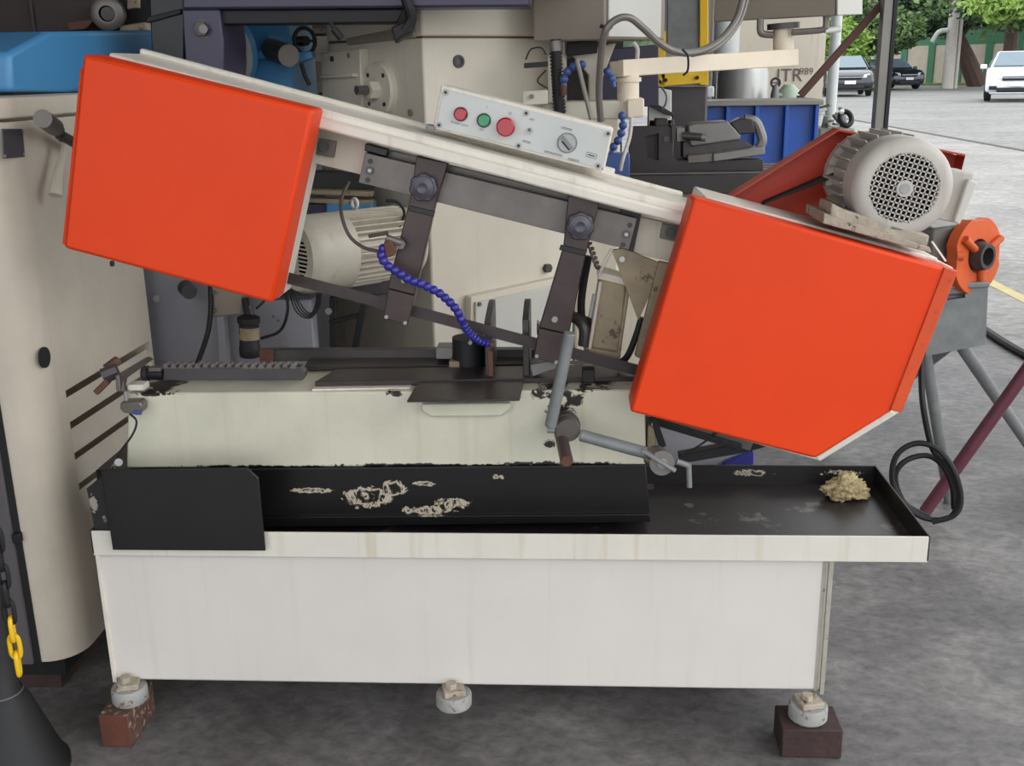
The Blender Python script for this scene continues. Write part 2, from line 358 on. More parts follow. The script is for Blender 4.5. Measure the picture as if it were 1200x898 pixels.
# sliding rack at the left of the bed
rk = MB().ext([(191, 446), (192, 430), (352, 430), (357, 436), (357, 443), (354, 446)], .135, .022).build('rack_bar', 'dark_steel', saw, .001)
for i in range(17):
    u = 196+i*9.3
    c = P(u, 430, .146)
    MB().loopx([c+V((-.0075, -.011, -.001)), c+V((.0075, -.011, -.001)), c+V((.002, -.011, .0095)), c+V((-.002, -.011, .0095))], (0, .022, 0)).build('rack_tooth', 'mid_steel', rk)
rod('spindle', P(174, 438, .146), P(192, 438, .146), .013, 'rubber_black', saw)
rod('spindle_collar', P(168, 438, .146), P(174, 438, .146), .017, 'dark_steel', saw)
MB().obox(P(183, 432, .135), (.026, 0, 0), (0, .02, 0), (0, 0, .008)).build('spindle_key', 'mid_steel', saw, .001)
# bracket and square head at the left end
br = MB().loopx([P(135, 440, .06), P(172, 418, .2), P(176, 421, .2), P(145, 443, .06), P(142, 460, .06), P(136, 458, .06)], (.008, 0, 0)).build('stop_bracket', 'mid_steel', saw, .001)
MB().obox(P(162, 452, .085), (.034, 0, 0), (0, .03, 0), (0, 0, .012)).build('bracket_foot', 'lip_white', br, .001)
h0 = P(121, 441, .075)
rod('screw_head', h0, P(138, 434, .085), .016, 'dark_steel', br, n=8)
MB().bar(P(113, 460, .07), P(127, 446, .07), .016, .012).build('wing_arm', 'rust', br, .002)
MB().bar(P(124, 432, .1), P(139, 421, .12), .018, .014).build('wing_arm', 'strut_brown', br, .002)
ls = ext('limit_switch', [(141, 472), (163, 471), (167, 476), (166, 484), (160, 487), (144, 484), (140, 479)], .055, .03, 'mid_steel', saw, .003)
rod('switch_plunger', P(148, 470, .07), P(147, 458, .07), .004, 'bright_steel', ls, n=10)
MB().bar(P(156, 483, .054), P(166, 484, .054), .006, .008).build('connector', 'hose_blue_faded', ls, .001)
hose('switch_wire', [P(152, 485, .06), P(160, 494, .055), P(155, 510, .05), P(138, 534, .045), P(128, 560, .04)], .0022, 'rubber_black', saw)
rod('pipe_stub', P(139, 542, .03), P(135, 548, .06), .008, 'bright_steel', saw)
# ---- way plates on the bed
MB().extZ([(366, 459), (480, 457), (487, 447), (375, 448)], ZBED, .005).build('way_shim', 'bow_white', saw)
MB().extZ([(369, 453), (745, 447), (738, 432), (394, 438)], ZBED+.006, .010).build('way_plate', 'oily_steel', saw, .001)
MB().extZ([(392, 440), (740, 434), (735, 424), (404, 428)], ZBED-.002, .004).build('way_slot', 'oily_steel', saw)
rb = MB().box((P(307, 418, .33).x, .31, P(307, 421, .33).z), (P(640, 418, .33).x, .335, P(307, 408, .33).z)).build('guide_rail', 'dark_steel', saw, .001)
MB().box((P(307, 418, .31).x-.002, .300, P(307, 425, .31).z), (P(315, 418, .31).x+.012, .31, P(307, 409, .31).z)).build('rail_end_block', 'rust', rb, .001)
MB().extZ([(356, 434), (640, 429), (640, 419), (362, 424)], ZBED+.008, .006).build('rear_way', 'oily_steel', saw, .001)
# swivel seat and vice nut
MB().ext([(511, 408), (556, 408), (556, 421), (511, 421)], .262, .05).build('vice_slide', 'vise_grey', saw, .001)
MB().ext([(526, 424), (553, 423), (553, 437), (535, 437), (526, 432)], .225, .05).build('vice_nut', 'dirty_cream', saw, .002)
rod('pivot_boss', P(548, 428, .235)+V((0, .02, -.02)), P(548, 398, .235)+V((0, .02, 0)), .035, 'rubber_black', saw)
rod('pivot_pin', P(551, 402, .22), P(551, 402, .22)+V((0, .02, 0)), .0045, 'bright_steel', saw, n=6)
# vice jaws (plates standing along the depth of the bed)
def jaw(u, ub, vb, vf, vt, Yf, Yb, th):
    x = P(u, vb, Yf).x; zb = P(u, vb, Yf).z; zf = P(u, vf, Yf).z; zt = P(ub, vt, Yb-.01).z
    return MB().loopx([(x, Yf, zb), (x, Yf, zf), (x, Yb-.03, zt), (x, Yb, zt), (x, Yb, zb)], (th, 0, 0)).build('vice_jaw', 'dark_steel', saw, .002)
j1 = jaw(569, 580, 443, 377, 352, .16, .30, .014)
MB().obox(P(575, 426, .156), (.010, 0, 0), (0, .006, 0), (0, 0, .055)).build('jaw_face', 'rust', j1, .001)
j2 = jaw(613, 624, 445, 375, 351, .16, .28, .014)
MB().loopx([P(629, 378, .2), P(640, 388, .2), P(636, 400, .2), P(629, 392, .2)], (0, .03, 0)).build('jaw_rib', 'mid_steel', j2, .001)
ext('jaw_gib', [(621, 428), (645, 423), (652, 432), (624, 442)], .14, .05, 'vise_grey', j2, .002)
ext('clamp_block', [(682, 434), (697, 434), (697, 449), (682, 449)], .12, .03, 'rubber_black', saw, .002)
# small outfeed plate in front of the jaws
tp = MB().extZ([(477, 472), (609, 470), (614, 447), (491, 448)], .7305, .004).build('work_plate', 'oily_steel', saw, .0008)
MB().ext([(494, 474), (598, 473), (598, 480), (588, 488), (505, 489), (494, 482)], .07, .025).build('plate_bracket', 'bed_cream', saw, .003)
# ---- bow: top beam
O = P(127, 61, .10)
def bow(s, n, Y): return O + ex*s + en*n + ey*(Y-.10)
def sn(u, v, Y):
    p = P(u, v, Y); d = p-O; return (d.dot(ex), d.dot(en))
sR = sn(1096, 304, .10)[0]
def bbox(name, s0, s1, n0, n1, y0, y1, m, par, bev=.002):
    return MB().loopx([bow(s0, n0, y0), bow(s1, n0, y0), bow(s1, n1, y0), bow(s0, n1, y0)], (0, y1-y0, 0)).build(name, m, par, bev)
beam = bbox('bow_beam', 0, sR, -.034, 0, .10, .27, 'bow_white', saw, .006)
sA = sn(366, 135, .1)[0]; sB = sn(806, 250, .1)[0]
bbox('beam_ledge', sA-.01, sB+.005, -.036, -.014, .080, .11, 'bow_white', beam, .005)
nD = sn(813, 232, 0)[1]
bbox('bow_deck', sn(824, 237, .0865)[0], sR, -.02, nD+.001, .0865, .27, 'bow_white', beam, .003)
bbox('beam_rear_rib', 0, sB, -.002, .010, .245, .265, 'bow_white', beam, .004)
# webs of the bow
ext('bow_web', [(362, 140), (436, 158), (428, 206), (358, 189)], .165, .02, 'motor_cream', saw, .001)
ext('bow_web', [(425, 168), (735, 245), (733, 265), (424, 186)], .172, .012, 'mid_steel', saw, .001)
w3 = ext('bow_web', [(730, 250), (812, 268), (806, 312), (726, 292)], .165, .02, 'motor_cream', saw, .001)
sp = ext('slide_pad', [(367, 161), (394, 166), (391, 185), (364, 180)], .155, .01, 'mid_steel', saw, .001)
rod('pad_bolt', P(379, 172, .145), P(379, 172, .156), .009, 'black_paint', sp)
sp = ext('slide_pad', [(776, 262), (806, 268), (803, 286), (773, 279)], .155, .01, 'mid_steel', saw, .001)
rod('pad_bolt', P(785, 273, .145), P(785, 273, .156), .009, 'black_paint', sp)
bl = ext('clamp_strip', [(428, 168), (455, 175), (453, 184), (427, 177)], .145, .02, 'black_paint', saw, .002)
bl = ext('clamp_strip', [(728, 243), (752, 249), (742, 296), (735, 294), (744, 256), (727, 252)], .158, .006, 'black_paint', saw, .001)
# guide bar
gb = ext('guide_bar', [(428, 179), (747, 256), (737, 293), (420, 214)], .138, .022, 'mid_steel', saw, .001)
for u, v in ((434, 189), (433, 200), (431, 211), (738, 264), (734, 275), (730, 287)):
    big = (u, v) in ((433, 200), (734, 275))
    rod('bar_screw', P(u, v, .132 if big else .1365), P(u, v, .14), .008 if big else .005, 'dark_steel' if big else 'black_paint', gb, n=14)
    if big: rod('screw_socket', P(u, v, .1315), P(u, v, .134), .004, 'bright_steel', gb, n=6)
# guide arms
def arm(up, lo, kn, bolts):
    A = ext('guide_arm', up, .108, .030, 'guide_steel', saw, .002)
    ext('blade_guide', lo, .104, .036, 'guide_steel', A, .002)
    c = P(kn[0], kn[1], .108)
    k = MB()
    pts = [c + (ex*math.cos(t) + en*math.sin(t))*(.0262+.0012*math.cos(t*7)) for t in [2*math.pi*j/42 for j in range(42)]]
    k.loopx(pts, (0, -.018, 0)); kb = k.build('knob', 'plate_steel', A, .003)
    MB().lathe(c+V((0, -.017, 0)), c+V((0, -.026, 0)), [(.022, 0), (.021, .6), (.010, 1), (0, .5)]).build('knob_cap', 'plate_steel', A)
    for u, v, r in bolts: hexnut('guide_bolt', P(u, v, .108), (0, -1, 0), r, .006, 'bright_steel', A)
    return A
a1 = arm([(488, 183), (525, 191), (512, 232), (486, 346), (454, 338), (482, 226)], [(455, 339), (486, 347), (478, 381), (449, 373)], (497, 219), [(470, 286, .005), (473, 329, .005), (453, 371, .0045), (475, 378, .0045)])
ext('arm_step', [(480, 241), (510, 248), (508, 254), (478, 247)], .104, .006, 'black_paint', a1, .001)
a2 = arm([(666, 228), (703, 236), (686, 300), (667, 392), (632, 384), (660, 290)], [(632, 385), (667, 393), (658, 428), (625, 420)], (680, 264), [(650, 374, .007), (629, 417, .0045), (652, 424, .0045)])
ext('arm_step', [(657, 287), (688, 294), (686, 300), (655, 293)], .104, .006, 'black_paint', a2, .001)
# saw blade with teeth on its lower edge
bb = MB(); b0 = P(325, 329, .14); b1 = P(760, 444, .14); n = 220; d = (b1-b0); up = en*.0225
bb.loopx([b0, b1, b1+up, b0+up], (0, .0012, 0))
for i in range(n):
    a = b0+d*(i/n); c = b0+d*((i+1)/n); bb.loopx([a, c, a-en*.0018], (0, .0012, 0))
bb.build('saw_blade', 'blade_steel', saw, smooth=0)
# ---- wheel covers
cl = ext('wheel_cover', [(97, 63), (367, 129), (319, 356), (74, 291)], 0, .088, 'orange', saw, .007)
ext('hinge_strip', [(94, 80), (97, 80), (77, 288), (73, 286)], .03, .03, 'orange', cl, .001)
ext('wheel_housing', [(128, 62), (372, 128), (326, 350), (100, 292)], .09, .10, 'bow_white', saw, .003)
cr = ext('wheel_cover', [(813, 232), (1121, 318), (1046, 482), (956, 538), (738, 483)], 0, .086, 'orange', saw, .006)
st = ext('fold_strip', [(1107, 314), (1123, 318), (1057, 484), (1043, 481)], -.004, .09, 'orange_worn', cr, .002)
for u, v in ((1114, 328), (1098, 365), (1083, 403), (1067, 436)): rod('rivet', P(u, v, -.0055), P(u, v, -.003), .0035, 'orange_worn', st, n=10)
hw = ext('wheel_housing', [(840, 238), (1118, 314), (1054, 484), (962, 541), (760, 486)], .088, .09, 'bow_white', saw, .003)
MB().ext([(956, 536), (1044, 481), (1050, 486), (960, 541)], .04, .06).build('drip_edge', 'lip_white', hw, .002)
# coolant pipe bend and lever under the right cover
g = P(668, 452, .09)
# ---- hydraulic feed cylinder between bed and bow
hy = MB().ext([(703, 322), (735, 330), (728, 415), (689, 408)], .17, .06).build('feed_cylinder', 'dirty_cream', saw, .006)
ext('cylinder_cap', [(702, 318), (738, 328), (736, 336), (700, 327)], .164, .07, 'motor_cream', hy, .002)
ext('cylinder_cap', [(686, 407), (728, 414), (726, 425), (684, 417)], .164, .07, 'dirty_cream', hy, .003)
rod('tie_rod', P(704, 330, .166), P(691, 409, .166), .004, 'motor_cream', hy, n=10)
rod('tie_rod', P(736, 338, .166), P(725, 413, .166), .004, 'dirty_cream', hy, n=10)
ext('gusset', [(717, 294), (730, 291), (771, 308), (778, 310), (748, 376)], .150, .012, 'dirty_cream', saw, .001)
rod('gusset_bolt', P(729, 304, .140), P(729, 304, .152), .006, 'bright_steel', saw, n=8)
ext('swing_strut', [(772, 307), (788, 310), (758, 424), (744, 418)], .135, .02, 'dirty_cream', saw, .002)
ext('swing_strut', [(786, 310), (812, 316), (770, 440), (754, 424)], .16, .03, 'dark_steel', saw, .002)
MB().tube([P(696, 288, .15)+V((0, .002*math.cos(i*1.6), .003*math.sin(i*1.6))) if 0 else P(691+i*.45, 286+i*1.3, .16)+V((.004*math.cos(i*1.5), 0, .004*math.sin(i*1.5))) for i in range(24)], .003, 6, 3).build('flexible_conduit', 'mid_steel', saw)
hose('cylinder_wire', [P(702, 322, .15), P(709, 307, .14), P(717, 292, .15)], .0035, 'motor_cream', saw)
hose('conduit', [P(668, 370, .2), P(678, 375, .18), P(685, 386, .17), P(684, 405, .17)], .012, 'dark_steel', saw, 10)
hose('supply_hose', [P(690, 300, .2), P(684, 330, .2), P(681, 360, .2), P(684, 392, .2)], .008, 'rubber_black', saw)
hose('supply_hose', [P(752, 372, .2), P(745, 395, .2), P(735, 418, .2), P(722, 428, .2)], .007, 'rubber_black', saw)
ext('hose_bracket', [(683, 372), (693, 374), (690, 400), (681, 398)], .19, .02, 'rubber_black', saw, .002)
rod('wire_white', P(697, 345, .2), P(692, 372, .2), .005, 'white_plastic', saw)
# ---- vice screw and crank handles in front of the bed
s0 = P(652, 487, .10); s1 = P(664, 540, -.06)
mat('oily_screw', (84, 70, 66), .4, .4, .25, 24)
vs_ = rod('vice_screw', s0, s1, .0125, 'oily_screw', saw)
s1d = (s1-s0).normalized()
rod('screw_tip', s1-s1d*.001, s1+s1d*.003, .0115, 'rust', vs_)
hb = P(663, 502, .02)
rod('screw_collar', s0+s1d*.01, s0+s1d*.04, .019, 'dark_steel', vs_, n=8)
hub = rod('crank_hub', P(663, 494, .045), P(666, 505, .005), .024, 'mid_steel', vs_)
MB().cyl(P(645, 500, .0), P(668, 390, -.02), .0115, n=20).build('handle', 'galvanised', vs_, .002)
rod('handle_ball', P(641, 503, .0), P(650, 503, .0), .008, 'galvanised', vs_)
MB().cyl(P(680, 510, .01), P(757, 531, -.01), .0118, n=20).build('handle', 'galvanised', vs_, .002)
kh = rod('clamp_hub', P(768, 536, .02), P(776, 543, -.035), .024, 'mid_steel', vs_)
rod('hub_pin', P(776, 543, -.035), P(776.4, 543.4, -.038), .010, 'galvanised', vs_)
rod('hub_ring', P(663.5, 497, .035), P(664.5, 500, .022), .0265, 'dark_steel', vs_)
MB().bar(P(752, 527, -.03), P(792, 552, -.045), .007, .015, (0, -1, 0)).build('clamp_lever', 'galvanised', vs_, .002)
rod('tommy_bar', P(793, 541, -.02), P(808, 546, -.02), .006, 'galvanised', vs_, n=12)
rod('tommy_bar', P(807, 543, -.02), P(808, 571, -.02), .0052, 'galvanised', vs_, n=12)
# linkage below the right cover, behind the screw
ext('lift_link', [(752, 489), (764, 490), (763, 531), (752, 533)], .14, .02, 'dark_steel', saw, .002)
ext('lift_link', [(762, 488), (769, 490), (781, 523), (773, 527)], .12, .015, 'rubber_black', saw, .002)
ext('lift_link', [(759, 499), (769, 503), (768, 533), (758, 532)], .125, .02, 'dirty_cream', saw, .002)
MB().bar(P(765, 493, .2), P(868, 524, .2), .02, .012).build('lower_rail', 'rubber_black', saw, .001)
MB().bar(P(770, 487, .22), P(880, 521, .22), .03, .022).build('lower_rail', 'mid_steel', saw, .002)
MB().ext([(795, 534), (868, 520), (882, 518), (898, 524), (880, 529), (862, 533), (797, 544)], .22, .03).build('lower_arm', 'rubber_black', saw, .002)
hose('drain_wire', [P(800, 533, .2), P(820, 522, .2), P(840, 507, .2)], .0022, 'rubber_black', saw)
# ---- coolant hose made of ball links
path = [(449, 291), (446, 302), (455, 312), (466, 319), (479, 328), (492, 332), (505, 338), (517, 345), (527, 354), (536, 364), (541, 375), (546, 386), (553, 394), (562, 400), (575, 404)]
yy = [.085, .075, .07, .068, .066, .066, .068, .07, .074, .078, .084, .09, .10, .11, .118]
pts3 = [P(u, v, y) for (u, v), y in zip(path, yy)]
ch = MB().tube(pts3, .0045, 8, 4).build('coolant_hose', 'hose_blue', saw)
dense = []
for i in range(len(pts3)-1):
    for k in range(20): dense.append(pts3[i].lerp(pts3[i+1], k/20))
acc = 0; last = dense[0]; nxt = 0
for i in range(1, len(dense)):
    acc += (dense[i]-dense[i-1]).length
    if acc >= nxt:
        fr = i/len(dense); step = .0135 if fr < .72 else .0085; r = .0088 if fr < .72 else .0078
        dr = (dense[min(i+6, len(dense)-1)]-dense[max(0, i-6)]).normalized(); c = dense[i]
        MB().lathe(c-dr*step*.62, c+dr*step*.62, [(0, 0), (r*.55, 0), (r*.95, .22), (r*1.05, .5), (r*.8, .8), (r*.5, 1), (0, 1)], 12).build('hose_bead', 'hose_blue', ch)
        nxt = acc+step
rod('nozzle', pts3[-1], P(580, 404, .118), .007, 'rust', ch)
tap = ext('coolant_tap', [(449, 284), (458, 281), (464, 293), (462, 300), (452, 303)], .075, .016, 'rust', saw, .003)
rod('tap_body', P(452, 279, .085), P(470, 285, .09), .008, 'mid_steel', tap, n=10)
MB().bar(P(432, 277, .075), P(455, 273, .075), .006, .007).build('tap_lever', 'hose_brown', tap, .001)
hexnut('tap_nut', P(470, 286, .095), (0, -1, 0), .010, .01, 'mid_steel', tap)
hose('coolant_feed', [P(409, 213, .13), P(400, 234, .11), P(401, 255, .09), P(410, 277, .08), P(426, 290, .078), P(445, 295, .08)], .0036, 'hose_brown', saw)
# ---- control box
c0, c1, c2, c3 = (519, 102), (717, 152), (707, 199), (510, 150)
YP = .150
cb = ext('control_box', [(517, 99), (719, 150), (708, 202), (507, 151)], YP, .085, 'bow_white', saw, .003)
fp = ext('face_plate', [(520, 104), (716, 154), (706, 198), (511, 149)], YP-.003, .004, 'panel_grey', cb, .0006)
def on(zx, zy): return (490+zx/4.8, 90+zy/4.8)
for zx, zy in ((155, 88), (608, 205), (565, 388), (1068, 320), (1012, 502), (118, 272)):
    u, v = on(zx, zy); p = P(u, v, YP-.003); rod('panel_screw', p, p+V((0, -.0025, 0)), .0062, 'bright_steel', cb, n=14); rod('screw_socket', p+V((0, -.003, 0)), p, .0032, 'black_paint', cb, n=6)
def button(zx, zy, rb_, r, m, h, nm):
    u, v = on(zx, zy); p = P(u, v, YP-.003); b = rod(nm+'_bezel', p, p+V((0, -.005, 0)), rb_, 'bezel_black' if m != 'x' else 'bright_steel', cb, n=24)
    MB().lathe(p+V((0, -.004, 0)), p+V((0, -.004-h, 0)), [(r, 0), (r, .7), (r*.85, 1), (0, 1)], 24).build(nm, m, b); return p
button(240, 210, .0135, .0118, 'button_red', .008, 'indicator_lamp')
button(370, 245, .0135, .0115, 'button_green', .006, 'start_button')
u, v = on(495, 280); p = P(u, v, YP-.003)
es = MB().lathe(p, p+V((0, -.024, 0)), [(.011, 0), (.011, .45), (.0178, .5), (.0178, .85), (.015, 1), (0, 1)], 28).build('stop_button', 'button_red', cb)
p = P(*on(627, 305), YP-.003); rod('toggle_switch', p, p+V((0, -.004, 0)), .0065, 'bright_steel', cb, n=6); rod('toggle_stem', p, p+V((0, -.012, .004)), .0022, 'mid_steel', cb, n=8)
p = P(*on(838, 372), YP-.003); sk = rod('selector_knob', p, p+V((0, -.007, 0)), .0165, 'bright_steel', cb)
rod('selector_ring', p, p+V((0, -.002, 0)), .0195, 'galvanised', cb)
MB().bar(p+V((-.009, -.010, .011)), p+V((.009, -.010, -.011)), .0075, .008, (0, -1, 0)).build('selector_grip', 'galvanised', sk, .001)
MB().bar(p+V((-.010, -.0078, .0035)), p+V((.004, -.0078, -.013)), .003, .001, (0, -1, 0)).build('selector_mark', 'black_paint', sk)
bx_, bz_ = ex, en
dash('print', 'POWER LIGHT', P(*on(232, 266), YP-.0035), ex, en, .0052, 'print_dark', cb)
dash('print', 'ON', P(*on(355, 298), YP-.0035), ex, en, .0052, 'print_dark', cb)
dash('print', 'I', P(*on(385, 172), YP-.0035), ex, en, .0075, 'print_dark', cb)
dash('print', 'O', P(*on(517, 207), YP-.0035), ex, en, .0075, 'print_dark', cb)
ring = MB()
for (zx, zy, w) in ((835, 292, .022), (640, 240, .009), (610, 366, .016), (760, 432, .036), (875, 468, .022)):
    c = P(*on(zx, zy), YP-.0034)
    for k in (-.0012, .0012): ring.obox(c+en*k, ex*w, (0, .0003, 0), en*.0009)
c = P(*on(975, 443), YP-.0034)
for sgn in (-1, 1): ring.obox(c+en*.0042*sgn, ex*.020, (0, .0003, 0), en*.0008); ring.obox(c+ex*.0098*sgn, ex*.0008, (0, .0003, 0), en*.009)
ring.obox(c, ex*.014, (0, .0003, 0), en*.0025)
ring.build('print_lines', 'print_dark', cb, smooth=0)
ext('box_foot', [(500, 146), (512, 148), (509, 153), (498, 151)], YP, .03, 'galvanised', cb, .001)
ext('box_foot', [(705, 195), (721, 199), (719, 207), (704, 203)], YP, .03, 'bow_white', cb, .001)
# ---- drive motor on the right end of the bow
mc = P(1060, 221, .03); rm = .091
MO = thing if 0 else None
ma = V((0, 1, 0))
dm = MB().lathe(mc, mc+ma*.078, [(rm*.66, .04), (rm*.69, 0), (rm*.82, 0), (rm*.92, .06), (rm*.98, .16), (rm, .3), (rm, 1), (rm*.9, 1)], 48).build('drive_motor', 'motor_grey', saw)
gc = P(1069, 225, .028)
gr = MB(); rg = rm*.69; st_ = .0092
for k in range(-7, 8):
    o_ = k*st_; hl = math.sqrt(max(0, rg*rg-o_*o_))
    if hl > .005:
        gr.obox(mc+ex*o_+V((0, .001, 0)), ex*.0027, (0, .002, 0), en*2*hl); gr.obox(mc+en*o_+V((0, .001, 0)), ex*2*hl, (0, .002, 0), en*.0027)
gr.build('fan_grille', 'motor_grey', dm, smooth=0)
rod('grille_boss', mc+V((0, -.003, 0)), mc+V((0, .004, 0)), .015, 'motor_grey', dm); rod('grille_hub', mc+V((0, -.005, 0)), mc, .009, 'bright_steel', dm)
fan = MB().cyl(mc+V((0, .018, 0)), mc+V((0, .05, 0)), .02, n=20)
for k in range(9):
    t = k*2*math.pi/9; dv = ex*math.cos(t)+en*math.sin(t); tv = en*math.cos(t)-ex*math.sin(t)
    fan.obox(mc+dv*rm*.5+V((0, .034, 0)), dv*rm*.72, (0, .03, 0), tv*.003)
fan.cyl(mc+V((0, .048, 0)), mc+V((0, .052, 0)), rm*.88, n=32).build('fan', 'fan_plastic', dm)
rod('motor_core', mc+V((0, .08, 0)), mc+V((0, .23, 0)), rm*.83, 'motor_grey', dm, n=32)
for k in range(26):
    t = math.radians(k*360/26); dv = ex*math.cos(t)+en*math.sin(t); tv = en*math.cos(t)-ex*math.sin(t)
    MB().obox(mc+dv*rm*.88+V((0, .155, 0)), dv*.030, (0, .14, 0), tv*.0026).build('fin', 'motor_grey', dm)
rod('end_shield', mc+V((0, .225, 0)), mc+V((0, .25, 0)), rm*.97, 'motor_grey', dm, n=32)
ext('lifting_lug', [(1022, 178), (1030, 168), (1044, 164), (1050, 172), (1046, 186), (1026, 192)], .11, .012, 'motor_grey', dm, .002)
jb = ext('terminal_box', [(1106, 198), (1143, 203), (1122, 262), (1092, 256)], .10, .10, 'motor_grey', dm, .004)
ext('terminal_lid', [(1135, 210), (1147, 214), (1125, 264), (1118, 260)], .085, .12, 'grey_box_light', dm, .003)
mp_ = MB().loopx([bow(*sn(966, 250, .02), .02), bow(*sn(1090, 290, .02), .02), bow(*sn(1092, 297, .02), .02), bow(*sn(964, 262, .02), .02)], (0, .15, 0)).build('motor_plate', 'weld_cream', saw, .002)
MB().loopx([P(975, 238, .03), P(990, 246, .03), P(1090, 276, .03), P(1087, 290, .03), P(972, 258, .03)], (0, .10, 0)).build('motor_foot', 'weld_cream', mp_, .004)
MB().bar(P(1092, 283, .03), P(1108, 306, .03), .003, .006, (0, 1, 0)).build('wire_tie', 'white_plastic', mp_)
# belt guard behind the motor
YG = .33
bgd = MB().ext([(853, 229), (976, 152), (1110, 178), (1121, 182), (1110, 226), (1085, 262), (960, 268)], YG, .004).build('belt_guard', 'red_guard', saw, .001)
gp = [(853, 229), (976, 152), (1121, 181), (1110, 225)]
rim = MB()
for (a, b) in zip(gp, gp[1:]):
    p0, p1 = P(*a, YG), P(*b, YG); rim.loopx([p0, p1, p1+V((0, 0, .004)), p0+V((0, 0, .004))], (0, -.05, 0))
rim.build('guard_rim', 'red_guard', bgd, 0)
MB().ext([(893, 241), (897, 237), (992, 196), (992, 203)], .25, .03).build('drive_belt', 'rubber_black', saw, .001)
# ---- levelling feet
def foot(u, v, Yf, r, h):
    p = P(u, v, Yf); c = V((p.x, Yf+r, p.z))
    f = MB().lathe(c, c+V((0, 0, h)), [(0, 0), (r*.93, 0), (r, .12), (r, .85), (r*.92, 1), (0, 1)], 32).build('levelling_foot', 'pad_grey', saw)
    MB().obox(c+V((0, .0, h+.006)), (r*1.15, .012, 0), (-.012, r*1.2, 0), (0, 0, .012)).build('foot_plate', 'weld_cream', f, .002)
    rod('foot_stud', c+V((-.004, -.004, h)), V((c.x-.004, c.y-.004, ZB+.006)), .0075, 'weld_cream', f, n=10)
    hexnut('foot_nut', c+V((-.004, -.004, h+.012)), (0, 0, 1), .012, .012, 'weld_cream', f)
    hexnut('foot_nut', V((c.x-.004, c.y-.004, ZB-.006)), (0, 0, 1), .010, .014, 'weld_cream', f)
    return c
f1 = foot(145, 832, -.052, .037, .034); f2 = foot(530, 838, -.052, .037, .030); f3 = foot(951, 854, -.062, .039, .032)
wb = MB().box((f1.x-.045, -.075, 0), (f1.x+.017, .06, f1.z)); wb.build('wood_block', 'wood_block', None, .002)
tag(bpy.data.objects['wood_block'], 'short reddish wooden block with rough sides under the foot by the cream cabinet', 'wood block', 'blocks under the saw feet')
bpy.data.objects['wood_block'].data.materials.append(MATS['wood_end'])
for pl in bpy.data.objects['wood_block'].data.polygons:
    if pl.normal.y < -.9: pl.material_index = 1
o = MB().box((f3.x-.058, -.068, 0), (f3.x+.062, .02, f3.z)).build('wood_block', 'wood_dark', None, .003)
tag(o, 'wide dark brown wooden block under the right foot of the saw base', 'wood block', 'blocks under the saw feet')
# lump of cotton waste in the tray
lm = bpy.data.meshes.new('cotton_lump'); bm = bmesh.new(); bmesh.ops.create_icosphere(bm, subdivisions=5, radius=1)
from mathutils import noise
pc = PZ(988, 583, ZF)
for v in bm.verts:
    n0 = v.co.copy(); d = .72 + .55*abs(noise.noise(n0*1.5+V((3, 1, 2)))) + .42*abs(noise.noise(n0*3.3+V((7, 2, 5)))) + .16*abs(noise.noise(n0*7.7)) + .05*noise.noise(n0*17)
    w = 1.0 if n0.x > -.2 else 1.0-.62*(-.2-n0.x)
    v.co = V((n0.x*.046*d, n0.y*.032*d*w, max(-.45, n0.z)*.034*d*w))
zmin = min(v.co.z for v in bm.verts)
for v in bm.verts: v.co.z -= zmin
bm.to_mesh(lm); bm.free(); lm.shade_smooth(); lm.materials.append(MATS['cotton'])
lo = bpy.data.objects.new('cotton_lump', lm); COL.objects.link(lo); lo.location = (pc.x, pc.y, ZF-.001)
tag(lo, 'crumpled beige lump of cotton waste lying in the black chip tray', 'rag')
# ================================================================== CREAM CABINET MACHINE AT THE LEFT
XA = -.125
cab = thing('machine_cabinet', (-.6, .5, 0), 'tall cream machine cabinet with side louvres and a dark grey front panel', 'machine')
zt = PX(60, 137, XA).z; ztop = PX(60, 112, XA).z
rr_ = .08
fpnt = [(-1.3, .70), (XA, .70)] + [(XA-rr_+rr_*math.cos(t), .17-rr_*math.sin(t)) for t in [i*math.pi/16 for i in range(9)]] + [(-1.3, .17-rr_)]
zc0 = P(52, 776, .09).z
m = MB().loopx([(x, y, zc0) for x, y in fpnt], (0, 0, zt-.003-zc0)); nf = len(fpnt)
m.f.remove((1, 2, nf+2, nf+1))
LO = [PX(77, 458, XA), PX(152, 414, XA), PX(160, 556, XA), PX(97, 603, XA)]      # louvre opening: front top, rear top, rear bottom, front bottom
LO[2].y = LO[1].y = .685; LO[0].y = LO[3].y = (LO[0].y+LO[3].y)/2
k = len(m.v); m.v += LO+[p+V((-.35, 0, 0)) for p in LO]
m.f += [(2, nf+2, k, k+3), (nf+2, nf+1, k+1, k), (nf+1, 1, k+2, k+1), (1, 2, k+3, k+2)] + [(k+i, k+(i+1) % 4, k+4+(i+1) % 4, k+4+i) for i in range(4)]
cb_ = m.build('cabinet_body', 'cabinet_cream', cab, smooth=50)
MB().loopx([p+V((-.35, 0, 0)) for p in LO], (-.004, 0, 0)).build('cavity_back', 'cabinet_cream', cab)
MB().loopx([(x, y, zt+.003) for x, y in fpnt], (0, 0, ztop-zt-.003)).build('cabinet_top', 'cabinet_cream', cab, .004)
MB().box((-1.3, .12, zt-.01), (XA-.03, .66, zt+.01)).build('seam_core', 'cabinet_cream', cab)
fr = MB().box((-1.3, .080, zc0-.003), (XA-.094, .10, 1.2)).build('front_panel', 'panel_dark', cab, .004)
MB().box((XA-.094, .086, zc0-.003), (XA-.080, .1, 1.2)).build('panel_strip', 'rubber_black', cab)  # black strip along the line between front panel and body
